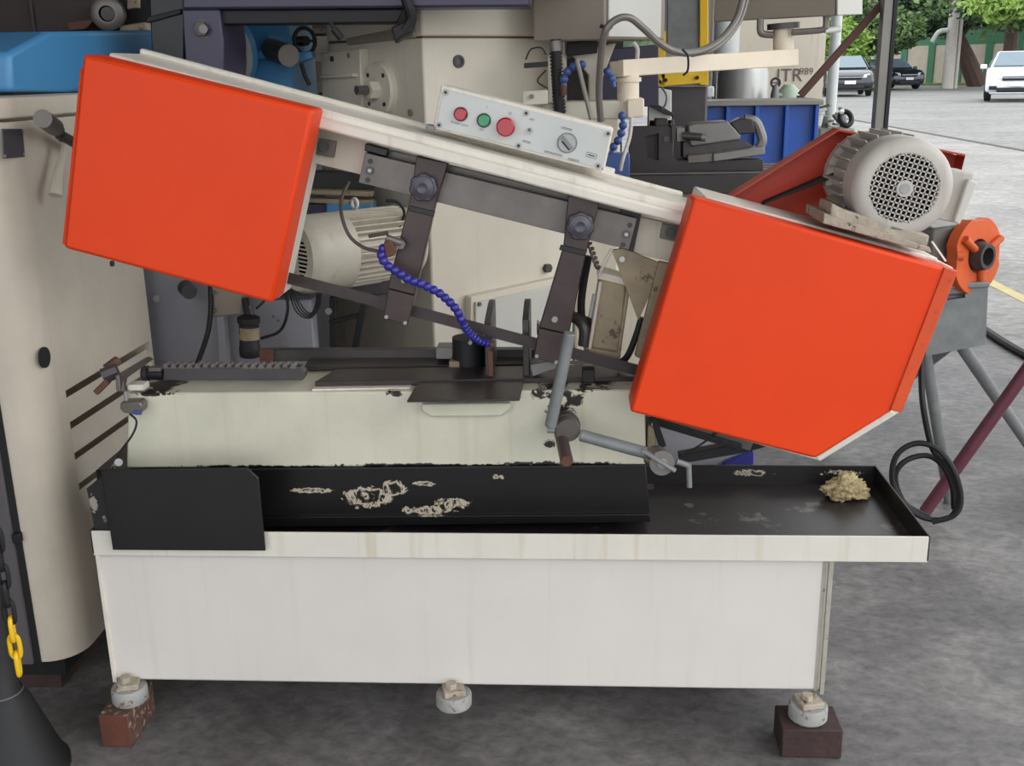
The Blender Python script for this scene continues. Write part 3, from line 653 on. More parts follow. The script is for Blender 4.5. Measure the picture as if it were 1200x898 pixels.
pz = P(20, 630, .08); MB().box((pz.x-.008, .074, pz.z-.012), (pz.x+.008, .09, pz.z+.010)).build('panel_lock', 'rubber_black', fr, .002)
MB().box((-1.25, .13, .04), (XA-.05, .66, zc0+.01)).build('plinth', 'rubber_black', cab, .002)
MB().box((-.9, .14, 0), (XA-.07, .62, .045)).build('floor_skid', 'wood_dark', cab, .002)
# louvres: each one a slat tilted out of the side plate
for i in range(4):
    t0, t1 = i/4+.075, (i+1)/4
    A_, B_ = LO[0].lerp(LO[3], t0), LO[1].lerp(LO[2], t0); C_, D_ = LO[0].lerp(LO[3], min(1, t1)), LO[1].lerp(LO[2], min(1, t1))
    m = MB(); n = 7; rows = []
    for j in range(n+1):
        t = j/n; off = -.009*math.cos(t*math.pi/2)-.001
        m.v += [A_.lerp(C_, t)+V((off, 0, 0)), B_.lerp(D_, t)+V((off, 0, 0))]
    m.f += [(2*j, 2*j+1, 2*j+3, 2*j+2) for j in range(n)]
    m.build('louvre', 'cabinet_cream', cab, smooth=60)
rod('black_disc', PX(52, 419, XA)+V((-.002, 0, 0)), PX(52, 419, XA)+V((.0025, 0, 0)), .022, 'rubber_black', cab)  # flat black disc set just proud of the side plate
MB().loopx([PX(1, 151, XA), PX(25, 151, XA), PX(28, 184, XA), PX(3, 186, XA)], (.003, 0, 0)).build('name_plate', 'plate_steel', cab, .001)
for u, v in ((26, 154), (27, 181), (5, 183)): p = PX(u, v, XA+.002); rod('plate_screw', p, p+V((.003, 0, 0)), .003, 'bright_steel', cab, n=8)
kx = XA+.06
rod('knob_head', PX(50, 139, kx), PX(64, 149, kx-.02), .018, 'mid_steel', cab, n=20)
rod('knob_neck', PX(63, 148, kx-.02), PX(72, 158, kx-.03), .008, 'dark_steel', cab)
rod('knob_arm', PX(70, 158, kx-.03), PX(90, 169, kx-.03), .011, 'dark_steel', cab)
MB().bar(PX(73, 150, kx-.03), PX(72, 166, kx-.03), .008, .008).build('knob_pin', 'dark_steel', cab, .001)
hose('lever_grip', [PX(76, 170, kx-.03), PX(72, 190, kx-.03), PX(67, 212, kx-.03), PX(65, 229, kx-.03)], lambda t: .006+.008*t, 'cabinet_cream', cab, 10)
rod('mount_spindle', PX(88, 168, XA-.01), PX(88, 168, XA-.01)+V((.05, 0, 0)), .012, 'dark_steel', cab)
rod('body_bolt', PX(130, 309, XA), PX(130, 309, XA)+V((.006, 0, 0)), .007, 'dark_steel', cab, n=8)
# blue guard on top of the cabinet
XB = -.25
bc = thing('blue_guard', (-.5, .8, ztop), 'large blue sheet metal guard with a sloped corner on top of the cream cabinet', 'machine guard')
zb_ = ztop+.006
lpx = [PX(14, 108, XB), PX(11, 62, XB), PX(57, 37, XB), PX(180, 35, XB), PX(180, 109, XB)]
MB().loopx(lpx, (-.6, 0, 0)).build('guard_shell', 'blue_paint', bc, .012, seg=3)
MB().box((XB-.6, lpx[0].y+.03, ztop-.002), (XB-.012, lpx[4].y-.05, zb_+.02)).build('guard_base', 'rubber_black', bc)
# dark machinery against the back wall
dk_ = thing('dark_press', (-1.2, 2.4, 0), 'dark brown sheet steel press body with a grey flywheel above the blue guard', 'machine')
MB().box((P(-60, 0, 2.4).x, 2.4, 0), (P(118, 0, 2.4).x, 2.9, 2.3)).build('press_body', 'wall_dark', dk_, .01)
MB().box((P(33, 0, 2.38).x, 2.385, 0), (P(36, 0, 2.38).x, 2.40, 2.3)).build('body_seam', 'dark_steel', dk_)
MB().lathe(P(125, 16, 2.3), P(129, 16, 2.36), [(.03, 0), (.05, 0), (.062, .1), (.062, .9), (.03, 1), (.03, 0)], 32).build('flywheel', 'mid_steel', dk_)
rod('flywheel_hub', P(126, 16, 2.30), P(131, 16, 2.42), .025, 'dark_steel', dk_)
MB().ext([(77, 26), (112, 22), (100, 34), (80, 36)], 2.3, .1).build('press_shelf', 'strut_brown', dk_, .003)
MB().ext([(149, -20), (160, -20), (160, 9), (149, 11)], 2.3, .04).build('tool_tag', 'dirty_cream', dk_, .002)
MB().box((P(135, 0, 2.45).x, 2.45, 0), (P(185, 0, 2.45).x, 2.8, 2.3)).build('press_column', 'rubber_black', dk_, .01)
MB().ext([(140, 30), (170, 26), (172, 36), (140, 36)], 2.35, .1).build('press_ledge', 'dirty_cream', dk_, .003)
# ================================================================== NAVY ARM MACHINE
nv = thing('arm_drill', (.1, 1.05, 0), 'navy blue machine arm with a bolted bracket reaching over the saw', 'machine')
YN = .86
MB().ext([(172, -60), (216, -60), (216, 120), (180, 120)], YN+.04, .26).build('side_panel', 'black_paint', nv, .004)
MB().ext([(172, 20), (212, 10), (212, 16), (172, 27)], YN+.03, .02).build('panel_rib', 'rubber_black', nv, .002)
xl, xr = P(180, 120, YN+.1).x, P(256, 120, YN+.1).x
MB().box((xl, YN+.1, 0), (xr, YN+.3, 1.35)).build('column', 'black_paint', nv, .01)
bk = MB().ext([(213, 11), (257, 11), (262, 50), (262, 120), (220, 120)], YN, .2).build('bracket', 'navy_paint', nv, .004)
hexnut('bracket_bolt', P(238, 34, YN), (0, -1, 0), .019, .018, 'dark_steel', bk); rod('bolt_washer', P(238, 34, YN-.004), P(238, 34, YN), .024, 'dark_steel', bk)
rod('bolt_end', P(238, 34, YN-.022), P(238, 34, YN-.017), .011, 'mid_steel', bk)
MB().ext([(213, -70), (622, -70), (622, 8), (475, 9), (213, 11)], YN-.005, .125).build('arm_beam', 'navy_paint', nv, .006)
MB().ext([(257, 11), (473, 10), (466, 27), (257, 29)], YN+.02, .095).build('slide_rail', 'rubber_black', nv, .004)
hose('arm_hose', [P(470, -20, YN-.02), P(478, 5, YN-.02), P(482, 22, YN-.01), P(474, 36, YN-.01)], .014, 'rubber_black', nv, 10)
MB().ext([(458, 32), (470, 27), (484, 22), (482, 38), (470, 44), (463, 51)], YN-.02, .05).build('clamp_claw', 'rubber_black', nv, .004)
hose('arm_wire', [P(386, 24, YN), P(393, 36, YN), P(398, 42, YN)], .004, 'rubber_black', nv); rod('wire_plug', P(391, 34, YN), P(400, 45, YN), .009, 'rubber_black', nv)
# ================================================================== BLUE MILLING HEAD
bh = thing('blue_milling_head', (.2, 1.5, 0), 'bright blue milling head with a black handwheel and a grey round motor cap', 'machine')
YB = 1.3
MB().lathe(P(262, 62, 1.22), P(280, 60, 1.26), [(0, 0), (.085, 0), (.09, .1), (.09, .28), (.082, .3), (.082, .62), (.09, .65), (.092, 1), (0, 1)], 40).build('turret_flange', 'blue_paint', bh)
MB().lathe(P(267, 62, 1.22), P(274, 61, 1.236), [(.0835, 0), (.089, .02), (.089, .98), (.0835, 1)], 40).build('flange_band', 'ring_steel', bh)
MB().ext([(290, 20), (338, 20), (340, 60), (346, 120), (292, 120)], YB, .3).build('head_casting', 'blue_paint', bh, .006)
MB().ext([(312, 38), (350, 42), (352, 64), (312, 66)], YB-.05, .06).build('feed_box', 'blue_paint', bh, .006)
MB().ext([(299, 60), (312, 58), (314, 68), (301, 69)], YB-.07, .05).build('stop_lug', 'blue_paint', bh, .003)
rod('feed_motor', P(318, 58, YB-.05), P(338, 65, YB-.16), .031, 'dark_steel', bh, n=28)
rod('motor_cap', P(338, 65, YB-.16), P(338.6, 65.2, YB-.164), .030, 'conduit_grey', bh, n=28)
MB().ext([(347, 61), (364, 60), (366, 68), (348, 74)], YB-.09, .05).build('clamp_arm', 'blue_paint', bh, .003)
wc = P(357, 48, YB-.06); wn = V((.75, -.65, 0)).normalized(); w2 = wn.cross(V((0, 0, 1)))
MB().tube([wc+(w2*math.cos(t)+V((0, 0, 1))*math.sin(t))*.036 for t in [i*math.pi/10 for i in range(20)]], .006, 8, 2, True).build('handwheel', 'rubber_black', bh)
MB().bar(wc-w2*.036, wc+w2*.036, .012, .008).build('wheel_spoke', 'rubber_black', bh)
rod('wheel_hub', wc-wn*.03, wc+wn*.008, .014, 'rubber_black', bh)
hose('feed_lever', [P(353, 74, YB-.08), P(357, 88, YB-.08), P(363, 100, YB-.08)], .006, 'rubber_black', bh)
MB().box((P(262, 100, YB+.05).x, YB+.05, 0), (P(345, 100, YB+.05).x, YB+.35, P(290, 100, YB+.05).z+.1)).build('pillar', 'slate_panel', bh, .01)
for i, v in enumerate((222, 232)): MB().ext([(335, v), (436, v+3), (436, v+9), (335, v+5)], 1.02, .04).build('table_slot', 'dirty_cream', bh, .002)
MB().ext([(335, 200), (436, 203), (436, 222), (335, 220)], 1.05, .06).build('table_apron', 'black_paint', bh, .002)
MB().ext([(382, 238), (436, 238), (436, 262), (382, 262)], 1.02, .08).build('saddle', 'blue_paint', bh, .004)
MB().ext([(335, 240), (383, 238), (383, 262), (335, 262)], 1.03, .06).ext([(335, 240), (352, 239), (352, 262), (335, 262)], 1.05, .32).build('saddle', 'navy_paint', bh, .004)
# cream machine piece behind
cg = thing('cream_gearbox', (.15, 1.9, 0), 'narrow cream gearbox column behind the black handwheel', 'machine')
MB().box((P(330, 60, 1.8).x, 1.8, 0), (P(392, 60, 1.8).x, 2.2, P(360, 42, 1.8).z)).build('gearbox_body', 'beige_machine', cg, .008)
MB().box((P(330, 60, 1.79).x, 1.785, P(360, 73, 1.79).z), (P(385, 60, 1.79).x, 1.8, P(360, 71, 1.79).z)).build('gearbox_ledge', 'beige_machine', cg, .002)
MB().box((P(335, 60, 1.79).x, 1.78, P(360, 40, 1.79).z), (P(386, 60, 1.79).x, 2.2, P(360, 34, 1.79).z)).build('gearbox_lid', 'dirty_cream', cg, .003)
rod('gear_cover', P(372, 114, 1.76), P(372, 114, 1.82), .05, 'beige_machine', cg, n=32); rod('cover_nut', P(377, 112, 1.74), P(377, 112, 1.77), .012, 'dark_steel', cg, n=6)
# ================================================================== BEIGE COLUMN MACHINE WITH MOTOR
cm = thing('column_machine', (.6, 1.2, 0), 'large beige machine column with a finned motor seen through the saw bow', 'machine')
C0 = V((.576, 1.0, 0)); CL = V((P(386, 100, 1.36).x, 1.36, 0)); CR = V((P(662, 130, 1.30).x, 1.30, 0)); CB = V((CR.x-.05, 1.7, 0)); CB2 = V((CL.x+.1, 1.7, 0))
zs = P(560, 42, 1.0).z
fo = [C0, CR, CB, CB2, CL]
MB().loopx([p for p in fo], (0, 0, zs-.002)).build('column_casting', 'beige_machine', cm, .006)
cen = sum(fo, V())/5
MB().loopx([cen+(p-cen)*.985+V((0, 0, zs-.01)) for p in fo], (0, 0, .02)).build('cap_joint', 'strut_brown', cm)
MB().loopx([V((p.x, p.y, zs+.002)) for p in fo], (0, 0, .30)).build('column_cap', 'beige_machine', cm, .006)
fn = (CR-C0).cross(V((0, 0, 1))).normalized(); ln = V((0, 0, 1)).cross(CL-C0).normalized()
if fn.y > 0: fn = -fn
if ln.y > 0: ln = -ln
def onplane(u, v, p0, n):
    d = ray(u, v); return CAM+d*((p0-CAM).dot(n)/d.dot(n))
fF = lambda u, v: onplane(u, v, C0, fn); fL = lambda u, v: onplane(u, v, C0, ln)
MB().lathe(fF(537, 72)-fn*.005, fF(537, 72)+fn*.006, [(0, .5), (.009, .5), (.010, 1), (.017, 1), (.018, 0)], 24).build('oil_sight', 'dark_steel', cm)
rod('sight_glass', fF(537, 72)+fn*.0012, fF(537, 72)+fn*.002, .010, 'plate_steel', cm)
MB().loopx([fL(386, 62), fL(432, 57), fL(434, 125), fL(388, 125)], ln*.03).build('hinge_plate', 'beige_machine', cm, .003)
rod('plate_hole_disc', fL(400, 69)+ln*.0295, fL(400, 69)+ln*.034, .009, 'dark_steel', cm, n=6); rod('plate_boss', fL(419, 65)+ln*.0305, fL(419, 65)+ln*.0315, .008, 'dirty_cream', cm)  # dark disc in place of an open hole, standing in for its shade
MB().loopx([fL(390, 88), fL(429, 86), fL(429, 90), fL(390, 92)], ln*.045).build('plate_rib', 'beige_machine', cm, .002)
fl_ = MB().lathe(fL(448, 105), fL(448, 105)+ln*.02, [(0, 0), (.075, 0), (.075, .7), (.07, 1), (0, 1)], 40).build('flange', 'beige_machine', cm)
for t in range(4):
    tv = (CL-C0).normalized(); cc = fL(448, 105)+ln*.02+(tv*math.cos(.8+t*math.pi/2)+V((0, 0, 1))*math.sin(.8+t*math.pi/2))*.055
    rod('flange_screw', cc, cc+ln*.003, .006, 'dark_steel', fl_, n=8)
rod('flange_boss', fL(448, 105), fL(448, 105)+ln*.05, .026, 'beige_machine', fl_, n=6); rod('flange_shaft', fL(448, 105), fL(448, 105)+ln*.085, .014, 'mid_steel', fl_, n=6)
rod('column_plug', fL(482, 132), fL(482, 132)+ln*.006, .01, 'dirty_cream', cm)
MB().loopx([fL(410, 45), fL(487, 30), fL(489, 44), fL(411, 53)], ln*.012).build('cap_lip', 'grey_box', cm, .002)
ad = MB().loopx([fF(545, 346), fF(662, 321), fF(662, 470), fF(545, 470)], fn*.03).build('access_cover', 'beige_machine', cm, .003)
MB().loopx([fF(549, 352)+fn*.03, fF(662, 328)+fn*.03, fF(662, 470)+fn*.03, fF(549, 470)+fn*.03], fn*.008).build('cover_door', 'grey_box_light', ad, .002)
p = fF(553, 354)+fn*.038; rod('cover_screw', p, p+fn*.005, .006, 'mid_steel', ad, n=10)
rod('drain_plug', fF(640, 314), fF(640, 314)+fn*.015, .014, 'dark_steel', cm, n=6)
# finned motor
m0 = P(345, 300, .70); m1 = P(468, 284, .93); md = (m1-m0).normalized(); R0 = .100; Lm = (m1-m0).length
fm = MB().lathe(m0, m0+md*.135, [(R0*.62, .0), (R0*.9, 0), (R0*.97, .1), (R0, .25), (R0, 1), (R0*.9, 1)], 44).build('motor', 'motor_cream', cm)
e1 = md.cross(V((0, 0, 1))).normalized(); e2 = e1.cross(md)
fan = MB().cyl(m0+md*.02, m0+md*.06, .022, n=20)
for k in range(9):
    t = k*2*math.pi/9; dv = e1*math.cos(t)+e2*math.sin(t); tv = e2*math.cos(t)-e1*math.sin(t)
    fan.obox(m0+dv*R0*.5+md*.04, dv*R0*.75, md*.035, tv*.003)
fan.cyl(m0+md*.058, m0+md*.062, R0*.88, n=32).build('fan', 'fan_plastic', fm)
gg = MB()
for k in range(-6, 7):
    o_ = k*.0105; hl = math.sqrt(max(0, (R0*.63)**2-o_*o_))
    if hl > .006: gg.obox(m0+e2*o_+md*.001, e1*2*hl, md*.002, e2*.0045)
gg.obox(m0+md*.001, e1*.03, md*.002, e2*R0*1.25); gg.build('motor_grille', 'motor_cream', fm, smooth=0)
rod('motor_core', m0+md*.12, m0+md*Lm, R0*.80, 'motor_cream', fm, n=36)
for k in range(34):
    t = math.radians(k*360/34); dv = e1*math.cos(t)+e2*math.sin(t); tv = e2*math.cos(t)-e1*math.sin(t)
    MB().obox(m0+md*(.13+(Lm-.13)/2)+dv*R0*.85, md*(Lm-.14), dv*.03, tv*.004).build('fin', 'motor_cream', fm)
rod('end_flange', m0+md*(Lm-.01), m0+md*(Lm+.03), R0*.92, 'motor_cream', fm, n=32)
rod('motor_adaptor', m0+md*(Lm+.02), m0+md*(Lm+.02)+V((.0, .22, 0)), R0*.5, 'dirty_cream', fm, n=24)
for u, v in ((409, 322), (363, 289)): rod('cowl_screw', P(u-17, v+2, .76), P(u-17, v+2, .75), .004, 'dark_steel', fm, n=8)
eb = m0+md*.19+V((0, 0, R0*.98)); MB().tube([eb+V((0, 0, .018))+(e1*math.cos(t)+V((0, 0, 1))*math.sin(t))*.013 for t in [i*math.pi/6 for i in range(12)]], .004, 8, 2, True).build('eye_bolt', 'white_plastic', fm)
hose('motor_wire', [P(452, 235, .84), P(466, 237, .85), P(474, 250, .86), P(468, 266, .86)], .004, 'rubber_black', fm)
MB().ext([(395, 330), (470, 322), (466, 346), (402, 346)], .85, .12).build('motor_cradle', 'dark_steel', cm, .004)
bx0 = P(392, 400, .9); MB().ext([(386, 348), (394, 348), (394, 470), (386, 470)], .85, .02).build('stand_post', 'rubber_black', cm, .002)
MB().bar(P(428, 350, .85), P(410, 440, .85), .018, .018).build('stand_post', 'rubber_black', cm, .002)
MB().bar(P(386, 378, .85), P(425, 368, .85), .012, .012).build('stand_brace', 'rubber_black', cm, .002)
# ================================================================== SLATE PANEL MACHINE BEHIND THE RACK
sl = thing('slate_machine', (.2, 1.1, 0), 'slate grey machine side panel with an oil filter behind the toothed rack', 'machine')
sx0 = PX(150, 400, -.19)
zs_, xs_, xr_, zl_ = P(200, 300, .8).z+.15, m0.x-.10, P(386, 400, .98).x, m0.z-R0-.035
MB().loopx([(-.34, .80, 0), (xr_, .80, 0), (xr_, .80, zl_), (xs_, .80, zl_), (xs_, .80, zs_), (-.34, .80, zs_)], (0, .06, 0)).build('side_sheet', 'slate_panel', sl, .003)
for u, v in ((183, 350), (385, 365), (334, 402)): rod('sheet_bolt', P(u, v, .79), P(u, v, .80), .010, 'mid_steel', sl, n=6)
for u, v in ((320, 371), (326, 376)): rod('sheet_hole_disc', P(u, v, .796), P(u, v, .801), .004, 'dark_steel', sl, n=8)  # dark discs put the shade of two small open holes into colour
MB().ext([(246, 335), (285, 340), (283, 368), (249, 372)], .73, .06).build('filter_bracket', 'grey_box', sl, .003)
for v in (343, 364): rod('bracket_screw', P(251, v, .722), P(251, v, .73), .006, 'dark_steel', sl, n=8)
MB().ext([(253, 371), (262, 370), (268, 440), (258, 440)], .74, .03).build('bracket_post', 'slate_panel', sl, .002)
of = MB().lathe(P(293, 418, .70), P(291, 368, .70), [(0, 0), (.024, 0), (.027, .05), (.027, .25), (.0255, .27), (.0255, .78), (.029, .8), (.029, .92), (.012, 1), (0, 1)], 28).build('oil_filter', 'rubber_black', sl)
MB().lathe(P(292.5, 397, .70), P(292, 383, .70), [(.0262, 0), (.0262, 1)], 28).build('filter_label', 'dirty_cream', of)
rod('filter_neck', P(291, 372, .70), P(287, 350, .72), .009, 'rubber_black', of); rod('filter_neck', P(296, 372, .70), P(293, 358, .71), .007, 'dark_steel', of)
hose('oil_hose', [P(246, 325, .74), P(247, 360, .72), P(243, 392, .7), P(230, 430, .68)], .007, 'rubber_black', sl)
hose('oil_hose', [P(335, 340, .75), P(337, 365, .74), P(328, 388, .74), P(305, 397, .72)], .004, 'rubber_black', sl)
for k in range(4): hose('coil_wire', [P(338+k*2, 340, .655), P(347+k*3, 365-k, .66), P(362+k, 373-k*2, .66), P(373-k, 362-k*2, .66), P(377-k*2, 344, .66)], .002, 'rubber_black', sl)
rod('valve_knob', P(217, 337, .76), P(222, 342, .72), .02, 'dark_steel', sl); hose('oil_hose', [P(300, 362, .73), P(310, 352, .74), P(312, 340, .76)], .003, 'rubber_black', sl)
# ================================================================== MILLING MACHINE ON THE RIGHT SIDE OF THE COLUMN
ml = thing('milling_machine', (1.35, 1.9, 0), 'milling machine with slotted table, cream swing arm and grey control boxes', 'machine')
q0 = P(708, 46, 1.0); q1 = P(625, 50, 1.10); q2 = P(779, 40, 1.20); zq = q0.z
MB().loopx([(q1.x, q1.y, zq), (q0.x, q0.y, zq), (q2.x, q2.y, zq), (q2.x-(q0.x-q1.x), q2.y+.12, zq)], (0, 0, .5)).build('head_box', 'grey_box', ml, .004)
dn = V(((q2-q0).y, -(q2-q0).x, 0)).normalized(); t0_ = q0.lerp(q2, .04)+dn*.001; t1_ = q0.lerp(q2, .90)+dn*.001
MB().loopx([(t0_.x, t0_.y, zq+.006), (t1_.x, t1_.y, zq+.006), (t1_.x, t1_.y, zq+.49), (t0_.x, t0_.y, zq+.49)], dn*.006).build('box_lit_face', 'grey_box_light', ml, .002)  # paler sheet over the right face puts the light on that side into colour
hz_ = MB().tube([P(651, 46, 1.04), P(652, 70, 1.04), P(653, 100, 1.04), P(657, 140, 1.04)], .014, 12); hz_.build('corrugated_conduit', 'rubber_black', ml)
for i in range(18):
    c = P(651+i*.28, 60+i*4.2, 1.04); MB().cyl(c, c+V((0, 0, .006)), .0175, n=14).build('conduit_ring', 'rubber_black', ml)
rod('conduit_gland', P(650, 48, 1.04), P(651, 60, 1.04), .018, 'mid_steel', ml)
MB().ext([(668, 62), (722, 50), (706, 92), (706, 130), (690, 130), (690, 88)], 1.2, .12).build('spindle_housing', 'beige_machine', ml, .004)
MB().ext([(642, 65), (664, 62), (664, 125), (642, 125)], 1.19, .05).build('slide_cover', 'beige_machine', ml, .003)
MB().ext([(664, 50), (700, 46), (700, 62), (664, 66)], 1.15, .05).build('chuck_collar', 'rubber_black', ml, .003)
MB().ext([(660, 70), (692, 60), (692, 130), (660, 130)], 1.36, .05).build('recess_shade', 'vise_dark', ml, .003)  # near-black block stands in for the shade of the tool recess
MB().ext([(614, 74), (642, 72), (642, 78), (614, 80)], .98, .03).build('limit_sensor', 'rubber_black', ml, .002)
hose('sensor_wire', [P(616, 70, .98), P(622, 58, .98), P(634, 56, .98), P(640, 64, .98)], .002, 'rubber_black', ml)
hose('sensor_wire', [P(640, 82, .98), P(630, 95, .98), P(642, 104, .98)], .002, 'rubber_black', ml)
MB().ext([(612, 107), (642, 105), (642, 122), (612, 124)], 1.0, .06).build('stop_block', 'beige_machine', ml, .003)
rod('block_screw', P(623, 113, .99), P(623, 113, 1.0), .006, 'mid_steel', ml, n=8)
MB().ext([(636, 122), (668, 119), (740, 118), (740, 140), (636, 140)], 1.06, .12).build('saddle_casting', 'beige_machine', ml, .005)
MB().ext([(735, 117), (755, 115), (755, 137), (735, 139)], 1.02, .12).build('arm_foot', 'beige_arm', ml, .004)
YK = 1.08
rod('arm_pivot', P(736, 120, YK), P(736, 88, YK), .030, 'beige_arm', ml, n=28)
rod('pivot_ring', P(736, 96, YK), P(736, 91, YK), .036, 'beige_arm', ml, n=28)
MB().loopx([P(716, 72, YK-.02), P(731, 71, YK-.06), P(731, 90, YK-.06), P(716, 91, YK-.02)], (.0, .12, 0)).build('arm_end', 'beige_arm', ml, .003)
e0, e1_, e2_, e3 = P(730, 70, YK-.05), P(936, 57, 1.62), P(936, 77, 1.62), P(730, 90, YK-.05)
MB().loopx([e0, e1_, e2_, e3], (-.01, .07, 0)).build('swing_arm', 'beige_arm', ml, .003)
rod('arm_hub', P(918, 60, 1.62), P(918, 33, 1.62), .032, 'beige_arm', ml, n=28)
rod('hub_flange', P(918, 34, 1.62), P(918, 27, 1.62), .05, 'dark_steel', ml, n=28)
MB().loopx([P(836, 26, 1.72), P(978, 18, 1.52), P(1010, 17, 1.62), P(868, 24, 1.84)], (0, 0, .4)).build('pendant_box', 'grey_box', ml, .004)
MB().loopx([P(980, 18, 1.515), P(1009, 17, 1.605), P(1009, -40, 1.605), P(980, -40, 1.515)], (.004, -.004, 0)).build('pendant_door', 'grey_box_light', ml, .002)
hose('pendant_pipe', [P(891, 22, 1.6), P(891, 36, 1.6), P(895, 40, 1.6), P(906, 41, 1.6)], .011, 'conduit_grey', ml, 10)
hose('pendant_pipe', [P(968, 15, 1.58), P(968, 30, 1.58), P(964, 35, 1.58), P(928, 38, 1.58)], .010, 'conduit_grey', ml, 10)
rod('pendant_tip', P(967, 36, 1.58), P(985, 34, 1.58), .009, 'white_plastic', ml)
hose('arm_conduit', [P(704, 142, 1.0), P(702, 110, .98), P(704, 70, .95), P(709, 38, .92), P(722, 23, .92), P(738, 21, .93), P(755, 34, .95), P(772, 50, .98), P(790, 60, 1.0), P(810, 62, 1.05), P(832, 55, 1.1), P(850, 41, 1.15), P(864, 20, 1.2), P(872, -8, 1.25)], .0095, 'conduit_grey', ml, 10)
hose('arm_conduit', [P(811, 64, 1.06), P(835, 58, 1.12), P(853, 44, 1.17), P(868, 22, 1.22), P(877, -8, 1.27)], .007, 'conduit_grey', ml, 10)
hose('cable_tie', [P(800, 58, .98), P(806, 66, 1.0), P(806, 82, 1.03), P(801, 88, 1.05)], .003, 'rubber_black', ml)
hose('cable_tie', [P(703, 30, .93), P(712, 33, .93), P(717, 31, .93)], .005, 'rubber_black', ml)
rod('stay_rod', P(676, 70, .98), P(693, 140, .98), .006, 'post_steel', ml)
hose('coolant_line', [P(740, 138, .95), P(738, 160, .93), P(730, 186, .9), P(727, 200, .9)], .005, 'motor_grey', ml)
hose('coolant_line', [P(742, 50, 1.1), P(747, 58, 1.1), P(746, 75, 1.1)], .006, 'motor_grey', ml)
# blue ball-link hoses of the mill
for pts, nm in (([(682, 76), (672, 78), (665, 84), (661, 93), (660, 102)], 'ball_hose'), ([(729, 136), (730, 147), (728, 156), (724, 165), (719, 172), (716, 180)], 'ball_hose'), ([(712, 84), (717, 92), (720, 102)], 'ball_hose')):
    hp = [P(u, v, 1.0) for u, v in pts]; ho = MB().tube(hp, .006, 8, 4).build(nm, 'hose_blue_faded', ml)
    for i in range(len(hp)-1):
        for k in (0, .5) if (hp[i+1]-hp[i]).length > .026 else (0,): MB().ball(hp[i].lerp(hp[i+1], k), .0115, 12).build('hose_bead', 'hose_blue_faded', ho)
rod('hose_nozzle', P(660, 100, 1.0), P(661, 112, 1.0), .008, 'rust', ml)
MB().ext([(712, 180), (738, 180), (738, 212), (706, 212)], .98, .06).build('coolant_block', 'hose_blue_faded', ml, .003)
# table and knee
ZT_ = 1.0
ta, tb = PZ(640, 207, ZT_), PZ(960, 200, ZT_); yt0, yt1 = 1.62, 2.05
xa, xb = 1.0, P(945, 195, 1.62).x
tbl = MB().box((xa, yt0, ZT_-.06), (xb, yt1, ZT_)).build('table', 'vise_dark', ml, .002)
for k in range(4): MB().box((xa, yt0+.05+k*.095, ZT_-.002), (xb, yt0+.075+k*.095, ZT_+.004)).build('table_rib', 'mid_steel', tbl, .001)
MB().box((xa, yt0-.03, ZT_-.075), (xb, yt0+.1, ZT_-.06)).build('table_trough', 'mid_steel', ml, .002)
MB().box((xa+.05, yt0+.03, ZT_-.13), (xb-.1, yt1, ZT_-.075)).build('table_slide', 'dark_steel', ml, .003)
MB().box((1.1, yt0+.08, 0), (1.5, yt1+.2, ZT_-.12)).build('knee', 'beige_machine', ml, .01)
MB().box((.98, 1.42, 0), (1.12, 1.60, 1.22)).build('mill_column', 'beige_machine', ml, .01)
# yellow framed guard
yg = thing('guard_frame', (1.5, 2.45, 0), 'yellow framed machine guard with a grey window panel', 'machine guard')
YY = 2.4
MB().ext([(770, -40), (831, -40), (831, 102), (770, 102)], YY+.02, .03).build('guard_panel', 'slate_panel', yg)
MB().ext([(783, -40), (818, -40), (818, 60), (783, 62)], YY+.012, .01).build('guard_window', 'galvanised', yg)
for pl in ([(770, 36), (780, 36), (780, 102), (770, 102)], [(820, -40), (830, -40), (830, 100), (820, 100)], [(770, 86), (830, 84), (830, 97), (770, 102)]): MB().ext(pl, YY, .03).build('frame_bar', 'yellow_paint', yg, .003)
for u, v in ((780, 94), (817, 91)): rod('frame_bolt', P(u, v, YY-.008), P(u, v, YY), .008, 'black_paint', yg, n=8)
MB().box((P(765, 102, YY).x, YY+.05, 0), (P(832, 102, YY).x, YY+.28, 1.35)).build('guard_base', 'dark_steel', yg, .01)
MB().ext([(700, 58), (772, 52), (772, 125), (700, 125)], YY-.3, .05).build('side_shield', 'navy_paint', yg, .004)
# machine vice on the table
vz = thing('machine_vice', (1.4, 1.85, ZT_), 'dark cast steel machine vice clamped on the slotted milling table', 'vice')
VY = 1.74
zb2 = lambda px, Y, d, nm, m, bv=.004: MB().ext(px, Y, d).build(nm, m, vz, bv)
zv = ZT_+.003
vb = MB().ext([(738, 152), (742, 149), (784, 148), (787, 152), (789, 184), (796, 190), (808, 191), (808, 203), (738, 206)], VY+.03, .07)
for pl in ([(737, 152), (742, 149), (748, 148.7), (748, 158), (756, 160), (759, 184), (759, 206), (737, 206)], [(748, 148.7), (772, 148.2), (772, 156), (756, 160), (748, 158)],
           [(772, 148.2), (784, 148), (787, 152), (789, 184), (796, 190), (808, 191), (808, 203), (772, 205)], [(759, 184), (768, 188), (772, 188), (772, 205), (759, 206)]): vb.ext(pl, VY, .0305)
vb.build('fixed_jaw', 'vise_dark', vz)
rod('jaw_bolt', P(781, 163, VY-.006), P(781, 163, VY), .011, 'dark_steel', vz, n=12)
zb2([(768, 139), (783, 139), (783, 149), (768, 149)], VY+.02, .06, 'top_clamp', 'vise_dark')
zb2([(787, 147), (792, 147), (792, 166), (787, 166)], VY-.01, .11, 'jaw_plate', 'dark_steel', .001)
zb2([(793, 150), (802, 150), (802, 165), (793, 166)], VY-.012, .11, 'jaw_plate', 'vise_grey', .001)
